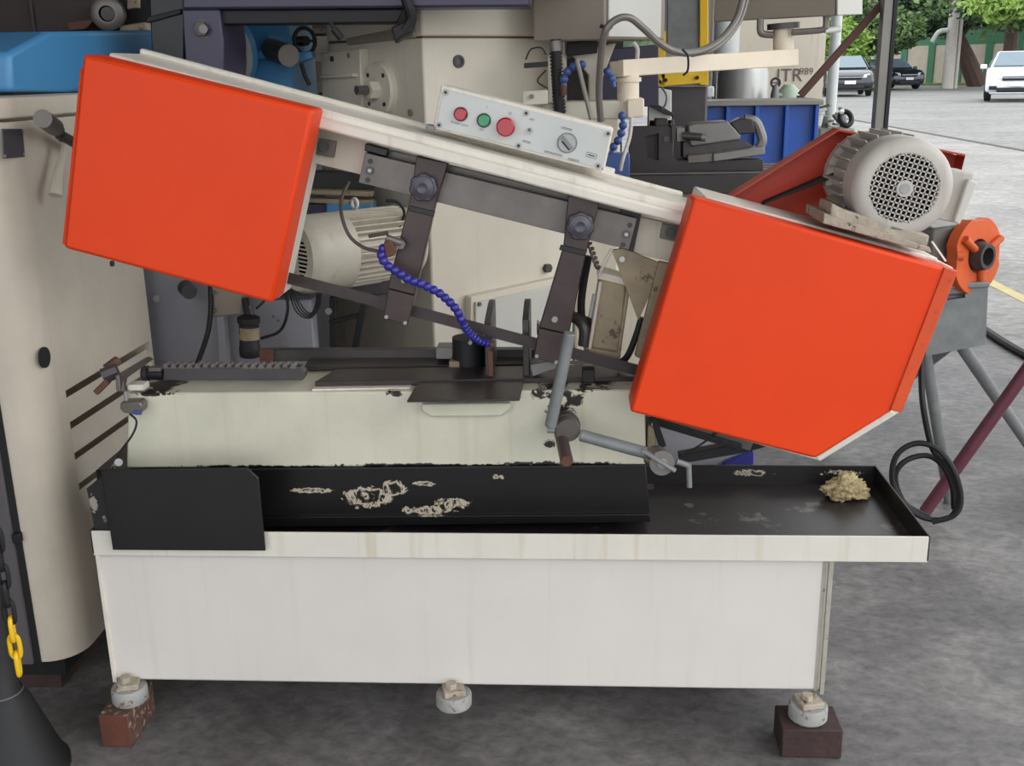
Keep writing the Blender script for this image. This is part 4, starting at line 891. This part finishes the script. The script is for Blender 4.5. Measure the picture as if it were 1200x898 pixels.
rod('vice_spindle', P(800, 159, VY-.02), P(824, 161, VY-.03), .013, 'dark_steel', vz); rod('spindle_end', P(822, 161, VY-.03), P(827, 161.5, VY-.032), .014, 'vise_grey', vz)
zb2([(806, 147), (815, 144), (853, 142), (863, 152), (868, 158), (868, 164), (812, 172), (808, 170)], VY+.03, .10, 'moving_jaw', 'vise_grey', .006)
zb2([(800, 166), (870, 164), (884, 172), (800, 186)], VY+.04, .08, 'vice_slide', 'dark_steel', .003)
zb2([(836, 180), (896, 172), (897, 181), (836, 190)], VY-.01, .10, 'base_bar', 'vise_grey', .003)
zb2([(806, 182), (836, 180), (836, 190), (806, 192)], VY, .09, 'base_link', 'mid_steel', .003)
MB().tube([P(872, 140, VY+.05), P(884, 142, VY+.05), (P(890, 152, VY+.05)), P(893, 165, VY+.05), P(889, 175, VY+.05)], .017, 10).build('end_bracket', 'vise_grey', vz)
zb2([(856, 144), (868, 138), (882, 140), (886, 156), (866, 158)], VY+.03, .06, 'crank_socket', 'vise_dark', .004)
for o_ in list(vz.children): pass
MB().box((P(738, 205, VY).x, VY+.004, ZT_-.001), (P(895, 190, VY).x, VY+.1, P(800, 188, VY).z)).build('vice_base', 'vise_dark', vz, .003)
# ================================================================== BACKGROUND AT THE RIGHT OF THE SHOP
ck = thing('blue_skip', (2.0, 3.0, 0), 'blue ribbed steel skip with a grey rim behind the milling table', 'skip')
YC = 2.75; zc = P(880, 124, YC).z; x0_, x1_ = P(817, 150, YC).x, P(957, 150, YC).x
MB().box((x0_, YC+.03, 0), (x1_, YC+.28, zc)).build('skip_body', 'crate_blue', ck, .004)
MB().box((x0_-.06, YC-.02, zc), (x1_+.02, YC+.30, zc+.022)).build('rim', 'post_steel', ck, .004)
for u in (818, 852, 886, 921, 956): x = P(u, 150, YC).x; MB().box((x-.008, YC-.01, 0), (x+.008, YC+.04, zc)).build('rib', 'crate_blue', ck, .002)
MB().ext([(803, 121), (816, 123), (816, 150), (800, 150)], YC, .03).build('skip_bracket', 'dark_steel', ck, .003)
for xa_, xb_, nm in ((P(834, 60, 4.6).x, P(967, 60, 4.6).x, 'wall_right'),):
    w = struct(MB().box((xa_, 4.6, 0), (xb_, 4.85, 3.6)).build(nm, 'plaster', None, orig=(0, 0, 0))); tag(w, 'pale plastered pillar wall with scrawled writing at the shop opening')
dash('wall_writing', 'JTR', P(925, 89, 4.595), (1, 0, 0), (0, 0, 1), .105, 'graffiti', w)
dash('wall_writing', '989', P(945, 84, 4.595), (1, 0, 0), (0, 0, 1), .055, 'graffiti', w)
tk = thing('steel_tank', (2.3, 3.9, 0), 'tall round silver steel tank behind the blue skip', 'tank')
c = P(869, 120, 3.95); MB().lathe((c.x, 3.95, 0), (c.x, 3.95, P(872, 76, 3.9).z), [(0, 0), (.135, 0), (.135, .97), (.12, 1), (0, 1)], 40).build('tank_shell', 'tank_steel', tk)
MB().lathe((c.x, 3.95, .95), (c.x, 3.95, .98), [(.135, 0), (.139, .3), (.139, .7), (.135, 1)], 40).build('tank_band', 'post_steel', tk)
pp = thing('vent_pipe', (2.2, 4.45, 0), 'thick white vertical pipe beside the yellow guard frame', 'pipe')
c = P(851, 50, 4.45); MB().cyl((c.x, 4.45, 0), (c.x, 4.45, 3.6), .075, n=28).build('pipe_shaft', 'pipe_white', pp)
MB().lathe((c.x, 4.45, 1.7), (c.x, 4.45, 1.76), [(.075, 0), (.084, .1), (.084, .9), (.075, 1)], 28).build('pipe_collar', 'pipe_white', pp)
gbx = thing('gas_bottle', (2.5, 3.75, 0), 'pale green gas bottle with a chrome valve behind the blue skip', 'gas bottle')
c = P(926, 112, 3.75); MB().lathe((c.x, 3.8, 0), (c.x, 3.8, P(926, 104, 3.75).z+.02), [(0, 0), (.075, 0), (.08, .02), (.08, .9), (.06, .97), (.025, 1), (0, 1)], 30).build('bottle_body', 'gas_green', gbx)
vlv = MB().lathe((c.x-.1, 3.72, P(909, 119, 3.72).z-.4), P(909, 100, 3.72), [(0, 0), (.022, 0), (.022, .9), (.014, 1), (0, 1)], 16).build('valve_body', 'galvanised', gbx)
rod('valve_pipe', P(909, 112, 3.72), (c.x, 3.8, P(909, 112, 3.72).z), .012, 'galvanised', gbx)
MB().tube([P(909, 97, 3.72)+V((math.cos(t)*.022, 0, math.sin(t)*.022)) for t in [i*math.pi/5 for i in range(10)]], .006, 8, 2, True).build('valve_wheel', 'dark_steel', gbx)
MB().bar(P(905, 97, 3.72), P(913, 97, 3.72), .006, .006).build('wheel_bar', 'dark_steel', gbx)
pk = thing('pink_machine_arm', (1.6, 3.3, 0), 'faded pink machine arm below the yellow guard frame', 'machine')
MB().ext([(775, 99), (824, 103), (824, 125), (812, 126), (804, 112), (785, 104)], 3.2, .2).build('arm_casting', 'pink_paint', pk, .006)
MB().ext([(800, 126), (830, 118), (832, 160), (800, 160)], 3.25, .2).build('arm_base', 'dark_steel', pk, .006)
MB().box((P(800, 150, 3.3).x, 3.28, 0), (P(830, 150, 3.3).x, 3.42, P(800, 140, 3.3).z)).build('arm_stand', 'dark_steel', pk, .006)
wbx = MB().ext([(820, 102), (837, 101), (837, 114), (820, 115)], 3.15, .1).build('switch_box', 'white_plastic', pk, .006)
pj = thing('white_guard_shield', (1.35, 2.6, 0), 'white plastic shield with a wire loop behind the vice', 'machine guard')
MB().ext([(760, 112), (764, 105), (772, 103), (787, 106), (787, 150), (760, 150)], 2.30, .02).build('shield', 'white_plastic', pj, .003)
MB().ext([(756, 117), (760, 116), (790, 133), (790, 137), (778, 134), (756, 122)], 2.26, .03).build('shield_arm', 'vise_dark', pj, .002)
hose('wire_loop', [P(776, 103, 2.27), P(781, 112, 2.25), P(780, 122, 2.25), P(776, 128, 2.26)], .004, 'galvanised', pj)
MB().box((P(760, 150, 2.3).x, 2.30, 0), (P(790, 150, 2.3).x, 2.36, P(775, 140, 2.3).z)).build('shield_stand', 'dark_steel', pj, .003)
# posts at the shop opening
po = thing('steel_post', (2.2, 3, 0), 'square grey steel post holding the shop roof edge', 'post')
pa, pb = P(1041, 0, 3.0), P(1030, 160, 3.0)
xm = (pa.x+pb.x)/2
MB().box((xm-.028, 2.97, 0), (xm+.012, 3.03, 3.6)).build('post_shaft', 'post_steel', po, .003)
MB().box((xm+.012, 2.965, 0), (xm+.030, 3.035, 3.6)).build('post_web', 'rubber_black', po, .002)
MB().box((xm-.07, 2.92, 0), (xm+.07, 3.08, .012)).build('foot_plate', 'post_steel', po, .002)
st = thing('diagonal_strut', (2.0, 3.1, 0), 'reddish brown angle iron strut slanting up to the steel post', 'strut')
MB().bar(P(938, 112, 3.1), P(1040, -3, 3.06), .03, .034, (0, 1, 0)).build('strut_bar', 'strut_brown', st, .002)
MB().bar(P(938, 112, 3.1), P(938, 112, 3.1)-V((.02, 0, P(938, 112, 3.1).z)), .03, .03, (0, 1, 0)).build('strut_leg', 'strut_brown', st, .002)
wp = thing('white_pole', (3.0, 4.3, 0), 'slim white pole between the plastered pillar and the street', 'pole')
c = P(977, 75, 4.3); MB().cyl((c.x, 4.3, 0), (c.x, 4.3, 3.6), .030, n=20).build('pole_shaft', 'pipe_white', wp); rod('pole_base', (c.x, 4.3, 0), (c.x, 4.3, .03), .07, 'pipe_white', wp)
MB().cyl((c.x, 4.3, 1.9), (c.x+.1, 4.3, 1.9), .015, n=12).build('pole_arm', 'pipe_white', wp)
sb = thing('scrap_bundle', (2.9, 4.0, 0), 'tangled bundle of pale scrap metal on a stand beside the blue skip', 'scrap')
zz = P(975, 150, 3.9).z
MB().box((P(958, 150, 3.9).x, 3.85, 0), (P(1000, 150, 3.9).x, 4.15, zz)).build('scrap_stand', 'post_steel', sb, .01)
for i in range(14):
    a = P(rnd.uniform(958, 990), rnd.uniform(124, 148), 3.9+rnd.uniform(0, .2)); b = a+V((rnd.uniform(-.1, .1), rnd.uniform(-.1, .1), rnd.uniform(-.1, .06)))
    MB().bar(a, b, .02, .012).build('scrap_bar', rnd.choice(['pipe_white', 'post_steel', 'galvanised']), sb, .002)
MB().tube([P(991, 139, 3.9)+V((math.cos(t)*.03, math.sin(t)*.03, math.sin(t)*.035)) for t in [i*math.pi/6 for i in range(12)]], .014, 8, 2, True).build('scrap_ring', 'rubber_black', sb)
# ---- pipe threading machine at the right
th = thing('pipe_threader', (2.12, 1.2, 0), 'grey pipe threading machine with an orange chuck ring on tube legs', 'machine')
YT = 1.15
an = V((.60, -.80, .05)).normalized(); rc = P(1147, 300, YT); ra = an.cross(V((0, 0, 1))).normalized(); rb2 = ra.cross(an)
prof = [rc+(ra*math.cos(t)+rb2*math.sin(t))*(.112 if int((i+1)/3) % 3 else .102) for i, t in enumerate([k*2*math.pi/36 for k in range(36)])]
inn = [rc+(ra*math.cos(t)+rb2*math.sin(t))*.048 for t in [k*2*math.pi/36 for k in range(36)]]
m = MB(); m.v = prof+inn+[p-an*.035 for p in prof]+[p-an*.035 for p in inn]; n = 36
for i in range(n):
    j = (i+1) % n; m.f += [(i, j, n+j, n+i), (2*n+i, 3*n+i, 3*n+j, 2*n+j), (i, 2*n+i, 2*n+j, j), (n+i, n+j, 3*n+j, 3*n+i)]
rg_ = m.build('chuck_ring', 'orange_ring', th, .002)
MB().lathe(rc-an*.06, rc+an*.03, [(0, 0), (.042, 0), (.042, .8), (.036, 1), (.026, 1), (.026, .5), (0, .5)], 28).build('spindle_nose', 'dark_steel', th)
for k in (.6, 2.7, 4.6): dv = ra*math.cos(k)+rb2*math.sin(k); rod('chuck_jaw', rc+dv*.03+an*.008, rc+dv*.10+an*.008, .011, 'orange_ring', rg_, n=14)
rod('jaw_hole', P(1120, 300, YT-.05), P(1128, 300, YT-.05), .014, 'orange_ring', th)
MB().loopx([P(1092, 268, YT), P(1133, 262, YT), P(1130, 350, YT), P(1086, 350, YT)], (0, .18, 0)).build('headstock', 'conduit_grey', th, .008)
MB().loopx([P(1094, 210, YT+.1), P(1150, 200, YT+.1), P(1148, 216, YT+.1), P(1094, 232, YT+.1)], (0, .1, 0)).build('head_cover', 'grey_box', th, .006) if 0 else None
pan = MB().loopx([P(1076, 338, YT), P(1157, 336, YT), P(1154.5, 404, YT), P(1076, 419, YT)], (0, .20, 0))
for pl in ([(1076, 338), (1110, 337), (1110, 412.8), (1076, 419)], [(1131, 336.6), (1158, 336), (1155, 404), (1131, 408.7)], [(1110, 337), (1131, 336.6), (1131, 343), (1110, 345)], [(1110, 352), (1131, 349), (1131, 408.7), (1110, 412.8)]): pan.ext(pl, YT-.02, .021)
pan.build('chip_pan', 'galvanised', th)
MB().loopx([P(1074, 333, YT-.03), P(1160, 331, YT-.03), P(1160, 337, YT-.03), P(1074, 340, YT-.03)], (0, .24, 0)).build('pan_rim', 'galvanised', th, .003)
rod('tube_leg', P(1084, 412, YT+.03), PZ(1113, 589, 0), .017, 'galvanised', th); rod('tube_leg', P(1126, 405, YT+.05), PZ(1232, 560, 0), .018, 'galvanised', th)
rod('tube_leg', P(1120, 400, YT+.15), V((1.85, 1.75, 0)), .017, 'galvanised', th)
mpz = PZ(1084, 601, 0); mq = P(1262, 352, 1.08)
ms = thing('pipe_stand', mpz, 'maroon tube pipe stand with one leg crossing behind the cable coil', 'stand')
MB().tube([mpz+V((0, 0, .004)), mq], .019, 14, 1).build('leg', 'maroon_pipe', ms)
MB().tube([mq, V((mq.x+.55, mq.y-.35, .004))], .019, 14, 1).build('leg', 'maroon_pipe', ms)
MB().tube([mq, V((mq.x+.35, mq.y+.75, .004))], .019, 14, 1).build('leg', 'maroon_pipe', ms)
MB().cyl(mq-V((0, 0, .05)), mq+V((0, 0, .12)), .03, n=20).build('stand_head', 'maroon_pipe', ms, .003)
MB().bar(mq+V((0, 0, .12)), mq+V((-.08, 0, .19)), .03, .012).bar(mq+V((0, 0, .12)), mq+V((.08, 0, .19)), .03, .012).build('pipe_cradle', 'maroon_pipe', ms, .002)
# cable coil
cc_ = thing('cable_coil', (2.05, 1.1, 0), 'loose coil of black power cable hanging beside the maroon pipe', 'cable')
YQ = 1.02
hose('cable_strand', [P(1083, 400, YQ+.1), P(1080, 430, YQ+.05), P(1081, 470, YQ), P(1088, 510, YQ), P(1095, 530, YQ), P(1112, 550, YQ-.03), P(1124, 580, YQ-.03), P(1114, 606, YQ-.03), P(1086, 608, YQ-.02), P(1060, 592, YQ), P(1046, 565, YQ), P(1050, 535, YQ), P(1072, 520, YQ), P(1098, 526, YQ-.02), P(1118, 552, YQ-.04), P(1126, 585, YQ-.04), P(1118, 604, YQ-.04), P(1092, 612, YQ-.03)], .0085, 'rubber_black', cc_)
hose('cable_strand', [P(1088, 606, YQ+.02), P(1060, 590, YQ+.02), P(1049, 560, YQ+.02), P(1060, 541, YQ+.02), P(1085, 534, YQ+.02), P(1104, 545, YQ), P(1116, 570, YQ), P(1118, 596, YQ)], .0085, 'rubber_black', cc_)
fc = MB().tube([(3.13, 4.6, .018), (3.10, 3.7, .018), (3.09, 3.2, .018), (3.11, 2.6, .018), (3.08, 1.0, .018)], .02, 8).build('floor_cable', 'rubber_black', None); tag(fc, 'black hose lying on the pale floor behind the threading machine', 'hose')
# blue bin and grey board behind the tray
bb_ = MB().extZ([(800, 546), (838, 546), (838, 538), (884, 528), (884, 546)], .0, .0)
MB_b = None
bn = thing('blue_board', (1.55, .62, 0), 'slate blue board with a bright blue edge behind the chip tray', 'board')
q = [P(768, 493, .54), P(882, 519, .54)]
MB().loopx([q[0], q[1], V((q[1].x, .54, 0)), V((q[0].x, .54, 0))], (0, .03, 0)).build('board_sheet', 'slate_panel', bn, .003)
q = [P(848, 543, .52), P(884, 529, .52)]
MB().loopx([q[0], q[1], V((q[1].x, .52, 0)), V((q[0].x, .52, 0))], (0, .02, 0)).build('board_edge', 'hose_blue', bn, .003)
# ---- black plastic post with chain at the lower left
pb_ = thing('barrier_post', (-.185, -.13, 0), 'black plastic barrier post with a flared base beside the cream cabinet', 'barrier post')
px_, py_ = -.150, -.16
MB().lathe((px_, py_, 0), (px_, py_, 1.0), [(0, 0), (.105, 0), (.105, .012), (.097, .02), (.048, .17), (.038, .185), (.034, .19), (.030, 1), (0, 1)], 32).build('post_cone', 'rubber_black', pb_, smooth=40)
MB().lathe((px_, py_, .183), (px_, py_, .187), [(.0385, 0), (.0395, .5), (.0385, 1)], 32).build('post_ring', 'panel_dark', pb_)
chn = thing('barrier_chain', (-.16, -.2, .2), 'plastic barrier chain of black links ending in yellow links', 'chain')
cb0 = P(21, 778, -.225); pit = (P(21, 778, -.225)-P(2, 590, -.225)).length/9
nl = int((.96-cb0.z)/pit)+1
MB().tube([V((px_, py_, .97)), V((cb0.x, py_, .985)), V((cb0.x, -.225, .975)), V((cb0.x, -.225, cb0.z+pit*(nl-1)+.012))], .005, 8, 4).build('chain_hook', 'rubber_black', chn)
for i in range(nl):
    c = V((cb0.x, -.225, cb0.z+pit*i)); d = V((0, 0, 1)); sx_ = V((1, 0, 0)) if i % 2 else V((.35, -.94, 0))
    L_, w_ = .0235, .0095
    loop = [c+d*(L_*math.copysign(abs(math.cos(a))**.6, math.cos(a)))+sx_*(w_*math.copysign(abs(math.sin(a))**.8, math.sin(a))) for a in [k*2*math.pi/14 for k in range(14)]]
    MB().tube(loop, .0044, 8, 2, True).build('chain_link', 'yellow_plastic' if i <= 2 else 'rubber_black', chn)
# ================================================================== STREET
mat('car_black', (26, 32, 44), .2, 0, .05, coat=.8); mat('car_white', (228, 230, 234), .25, 0, .03, coat=.6); mat('car_silver', (190, 196, 204), .25, .3, .03, coat=.6)
mat('car_glass', (96, 116, 128), .08, 0, .1, 3, coat=.5); mat('headlamp', (220, 226, 232), .1, .1, .03); mat('tyre', (24, 24, 26), .8, 0, .1); mat('plate_white', (226, 228, 232), .5, 0, .03); mat('chrome', (190, 195, 200), .15, .9, .03); mat('car_trim', (18, 20, 26), .5, 0, .1)
mat('bark', (92, 74, 66), .9, 0, .3, 8, bump=.5); mat('concrete_pole', (196, 190, 182), .8, 0, .1, 6); mat('wall_green', (70, 126, 94), .7, 0, .1, 3); mat('wall_panel', (200, 188, 172), .85, 0, .1, 3); mat('verge_grass', (120, 140, 70), .9, 0, .25, 3)
def leafmat(name, c1, c2):
    m = mat(name, c1, .55, 0, .0, 1.1, spec=.3); nt = m.node_tree
    r = [n for n in nt.nodes if n.type == 'VALTORGB'][0]; r.color_ramp.elements[0].color = srgb(c1); r.color_ramp.elements[1].color = srgb(c2); r.color_ramp.elements[0].position = .38; r.color_ramp.elements[1].position = .62
    return m
leafmat('leaf_dark', (54, 78, 58), (92, 116, 84)); leafmat('leaf_mid', (70, 98, 62), (122, 146, 92)); leafmat('leaf_light', (112, 146, 68), (158, 184, 96))
def car(name, label, at, yaw, paint, sc):
    r = thing(name, (0, 0, 0), label, 'car', 'cars on the street'); W = .88
    def prof(pts, w, nm, m, bev=.06, dx=0): return MB().loopx([(-w+dx, y, z) for y, z in pts], (2*w, 0, 0)).build(nm, m, r, bev, seg=3)
    body = prof([(-2.0, .28), (-2.05, .55), (-1.98, .78), (-1.75, .93), (-.95, 1.02), (1.9, 1.05), (2.05, .8), (2.02, .3)], W, 'car_body', paint, .10)
    cbn = MB(); b0 = [(-.80, -.98, 1.0), (.80, -.98, 1.0), (.80, 1.85, 1.02), (-.80, 1.85, 1.02)]; t0 = [(-.60, -.15, 1.52), (.60, -.15, 1.52), (.60, 1.3, 1.52), (-.60, 1.3, 1.52)]
    cbn.v = [V(p) for p in b0+t0]; cbn.f = [(0, 1, 5, 4), (1, 2, 6, 5), (2, 3, 7, 6), (3, 0, 4, 7), (4, 5, 6, 7), (3, 2, 1, 0)]
    cbn.build('cabin', paint, r, .06)
    ws = MB(); ws.v = [V(p) for p in [(-.70, -.93, 1.06), (.70, -.93, 1.06), (.55, -.23, 1.48), (-.55, -.23, 1.48)]]; ws.v += [p+V((0, -.03, .025)) for p in ws.v[:4]]; ws.f = [(0, 1, 2, 3), (4, 5, 6, 7), (0, 1, 5, 4), (1, 2, 6, 5), (2, 3, 7, 6), (3, 0, 4, 7)]
    ws.build('windscreen', 'car_glass', r)
    for s in (-1, 1):
        g = MB(); g.v = [V((s*.81, -.7, 1.08)), V((s*.81, 1.5, 1.08)), V((s*.64, 1.15, 1.46)), V((s*.64, -.2, 1.46))]; g.v += [p+V((s*.02, 0, .01)) for p in g.v[:4]]; g.f = [(0, 1, 2, 3), (4, 5, 6, 7), (0, 1, 5, 4), (1, 2, 6, 5), (2, 3, 7, 6), (3, 0, 4, 7)]
        g.build('side_window', 'car_glass', r)
        MB().loopx([(s*.45, -2.06, .70), (s*.82, -1.93, .72), (s*.86, -1.86, .84), (s*.52, -2.0, .82)], (0, .08, 0)).build('headlamp', 'headlamp', r, .01)
        MB().obox((s*.66, -2.05, .42), (.22, 0, 0), (0, .06, 0), (0, 0, .12)).build('fog_lamp', 'car_trim', r, .02)
        MB().obox((s*.98, -.75, 1.06), (.2, 0, 0), (0, .1, 0), (0, 0, .14)).build('mirror', paint, r, .03)
        for y in (-1.3, 1.3):
            MB().lathe((s*.90, y, .32), (s*.68, y, .32), [(0, 0), (.2, 0), (.21, .1), (.30, .08), (.32, .2), (.32, .9), (.25, 1), (0, 1)], 28).build('wheel', 'tyre', r)
    MB().obox((0, -2.06, .70), (.84, 0, 0), (0, .05, 0), (0, 0, .13)).build('grille', 'car_trim', r, .02)
    MB().obox((0, -2.085, .72), (.88, 0, 0), (0, .03, 0), (0, 0, .025)).build('grille_bar', 'chrome', r, .005)
    MB().obox((0, -2.07, .36), (1.1, 0, 0), (0, .06, 0), (0, 0, .14)).build('air_intake', 'car_trim', r, .03)
    MB().obox((0, -2.09, .53), (.42, 0, 0), (0, .02, 0), (0, 0, .13)).build('number_plate', 'plate_white', r, .005)
    MB().obox((0, -2.07, .26), (1.5, 0, 0), (0, .07, 0), (0, 0, .06)).build('bumper_lip', 'chrome' if paint == 'car_white' else 'car_trim', r, .02)
    r.location = at; r.rotation_euler = (0, 0, yaw); r.scale = (sc, sc, sc); return r
car('parked_car', 'black hatchback car facing the shop nearest the white pole', PZ(1002, 113, 0)+V((0, 2, 0)), math.radians(-8), 'car_black', 1.12)
car('parked_car', 'dark blue car beside the green and beige street wall', PZ(1054, 105, 0)+V((0, 2, 0)), math.radians(12), 'car_black', 1.05)
car('parked_car', 'silver car half hidden between the two dark cars', PZ(1030, 104, 0)+V((0, 4, 0)), math.radians(0), 'car_silver', 1.05)
car('white_car', 'white car driving along the street towards the shop', PZ(1200, 119, 0)+V((.4, 2, 0)), math.radians(-20), 'car_white', 1.12)
# street wall: panels between green posts, green band on top
sw = struct(MB().box((0, 0, 0), (.01, .01, .01)).build('wall_street', 'wall_green', None)); bpy.data.objects.remove(sw)
wa = PZ(1040, 100.5, 0); wb_ = PZ(1215, 99, 0); wa = V((21.5, 72, 0)); wb_ = V((33, 62, 0))
wdv = (wb_-wa); Lw = wdv.length; wdv.normalize(); wnm = V((wdv.y, -wdv.x, 0))
zt1 = 1.34+(81-58)*.0  # top of panels
def wp_(s, o, z): return wa+wdv*s+wnm*o+V((0, 0, z))
sw = MB(); sw.loopx([wp_(-8, -.15, 0), wp_(Lw+8, -.15, 0), wp_(Lw+8, .05, 0), wp_(-8, .05, 0)], (0, 0, 3.3))
swo = struct(sw.build('wall_street', 'wall_green', None, orig=(0, 0, 0))); tag(swo, 'street wall with beige panels between green posts')
npn = 13
for i in range(npn):
    s0_ = -4+i*(Lw+8)/npn; s1_ = s0_+(Lw+8)/npn
    MB().loopx([wp_(s0_+.22, .05, .1), wp_(s1_-.22, .05, .1), wp_(s1_-.22, .14, .1), wp_(s0_+.22, .14, .1)], (0, 0, 2.3)).build('wall_panel', 'wall_panel', swo)
    MB().loopx([wp_(s0_-.2, .05, 0), wp_(s0_+.2, .05, 0), wp_(s0_+.2, .22, 0), wp_(s0_-.2, .22, 0)], (0, 0, 2.5)).build('wall_post', 'wall_green', swo)
tag(slab('verge', [wp_(-8, 1.0, 0), wp_(Lw*.45, 1.0, 0), wp_(Lw*.45, .05, 0), wp_(-8, .05, 0)], 0, .12, 'verge_grass'), 'grass verge below the street wall')
c = PZ(1110, 104, 0)
up_ = thing('utility_pole', c, 'pale concrete utility pole in front of the street wall', 'utility pole')
MB().cyl(c, c+V((0, 0, 10)), .30, .22, 20).build('pole_shaft', 'concrete_pole', up_); rod('pole_pipe', c+V((.42, 0, 0)), c+V((.40, 0, 6)), .09, 'concrete_pole', up_)
MB().tube([c+V((-.3, -.1, 3)), c+V((-.8, -.2, 2.9)), c+V((-1.1, -.2, 2.4))], .12, 8).build('lamp_hood', 'pipe_white', up_)
# trees
def leaves(center, rad, n, size, m, name, par, seed):
    rr = random.Random(seed); mb = MB()
    n = int(n*2.4); size *= .58
    for i in range(n):
        while True:
            d = V((rr.uniform(-1, 1), rr.uniform(-1, 1), rr.uniform(-1, 1)))
            if .25 < d.length < 1: break
        nz = .75+.5*noise.noise(d*2.3+V((seed, 0, 0)))
        c = V(center)+V((d.x*rad[0], d.y*rad[1], d.z*rad[2]))*nz
        a = V((rr.uniform(-1, 1), rr.uniform(-1, 1), rr.uniform(-.6, .6))).normalized(); b = a.cross(V((rr.uniform(-1, 1), rr.uniform(-1, 1), rr.uniform(-1, 1)))).normalized(); s = size*rr.uniform(.6, 1.3)
        k = len(mb.v); mb.v += [c-a*s, c-b*s*.5, c+a*s, c+b*s*.5]; mb.f.append((k, k+1, k+2, k+3))
    root = par; o0 = ORIG[root.name]
    me = bpy.data.meshes.new(name); me.from_pydata([tuple(p-o0) for p in mb.v], [], mb.f); me.materials.append(MATS[m])
    o = bpy.data.objects.new(name, me); COL.objects.link(o); o.parent = par; o['kind'] = 'stuff'; return o
def tree(label, base, trunk, crowns, seed):
    t = thing('street_tree', base, label, 'tree', 'trees along the street')
    for pts, r0, r1 in trunk: MB().tube(pts, (lambda q, a=r0, b=r1: a+(b-a)*q), 10, 4).build('trunk', 'bark', t)
    for i, (c, rad, n, s, m) in enumerate(crowns): leaves(c, rad, n, s, m, 'foliage', t, seed+i*7)
    return t
def at(u, v, Y): return P(u, v, Y)
Y1 = 61.0; b1 = PZ(1146, 101, 0)
tree('leaning tree with a bare trunk beside the utility pole', b1, [([b1, at(1133, 70, b1.y), at(1120, 42, b1.y), at(1104, 5, b1.y), at(1096, -30, b1.y)], .55, .30), ([at(1122, 46, b1.y), at(1136, 25, b1.y), at(1146, -10, b1.y)], .25, .15)],
     [(at(1105, 2, b1.y), (5.0, 2.2, 1.7), 3000, .30, 'leaf_dark'), (at(1150, 2, b1.y+1), (4.6, 2.2, 1.6), 2600, .30, 'leaf_mid'), (at(1120, -40, b1.y), (8, 4, 4), 2600, .4, 'leaf_dark')], 11)
b2 = PZ(1183, 103, 0)
tree('tree with a straight dark trunk behind the white car', b2, [([b2, at(1184, 60, b2.y), at(1186, 20, b2.y), at(1180, -30, b2.y)], .40, .28)],
     [(at(1192, 12, b2.y+3.5), (3.4, 2, 1.3), 2200, .30, 'leaf_dark'), (at(1195, 4, b2.y-6), (3.2, 2, 1.0), 1500, .28, 'leaf_light'), (at(1215, -24, b2.y-3), (6, 3, 3.4), 2000, .4, 'leaf_mid')], 31)
b3 = V((at(1015, 50, 60).x, 60, 0))
tree('bushy bright green tree hanging over the black cars', b3, [([b3, b3+V((0, 0, 2.5)), b3+V((.3, 0, 6))], .35, .2)],
     [(at(990, 42, 58), (3.0, 2.5, 2.6), 3600, .26, 'leaf_mid'), (at(1046, 36, 57), (1.9, 2.2, 1.25), 2800, .26, 'leaf_mid'), (at(985, 55, 55.5), (1.8, 1.0, 1.8), 1500, .24, 'leaf_light'), (at(1020, 0, 63), (6, 2.2, 3), 3600, .32, 'leaf_dark'), (at(1082, 26, 62.5), (2.2, 2, 1.2), 1500, .26, 'leaf_dark'), (at(1010, -40, 63), (9, 2.6, 4), 2600, .4, 'leaf_dark')], 51)
b4 = V((30, 80, 0))
tree('dense dark tree mass behind the street wall', b4, [([b4, b4+V((0, 0, 4)), b4+V((.4, 0, 8))], .5, .3)],
     [(at(1000+i*34, 30-(i % 2)*22, 84), (5.5, 3, 3.4), 2400, .42, 'leaf_dark' if i % 3 else 'leaf_mid') for i in range(7)]+[(at(960+i*50, -30, 86), (7, 3, 4), 1800, .5, 'leaf_dark') for i in range(6)], 71)
hd = thing('street_hedge', (28, 92, 0), 'tall dark hedge closing the view beyond the trees', 'hedge')
m = bpy.data.meshes.new('hedge_body'); bm = bmesh.new(); bmesh.ops.create_grid(bm, x_segments=60, y_segments=14, size=1)
for v in bm.verts:
    x, z = v.co.x*40, (v.co.y+1)*8; v.co = V((x, 2*noise.noise(V((x*.25, z*.3, 1)))+.9*noise.noise(V((x, z, 4))), z))
r_ = bmesh.ops.extrude_face_region(bm, geom=bm.faces[:]); bmesh.ops.translate(bm, vec=(0, 3, 0), verts=[g for g in r_['geom'] if isinstance(g, bmesh.types.BMVert)])
bmesh.ops.recalc_face_normals(bm, faces=bm.faces); bm.to_mesh(m); bm.free(); m.materials.append(MATS['leaf_dark']); o = bpy.data.objects.new('hedge_body', m); COL.objects.link(o); o.parent = hd
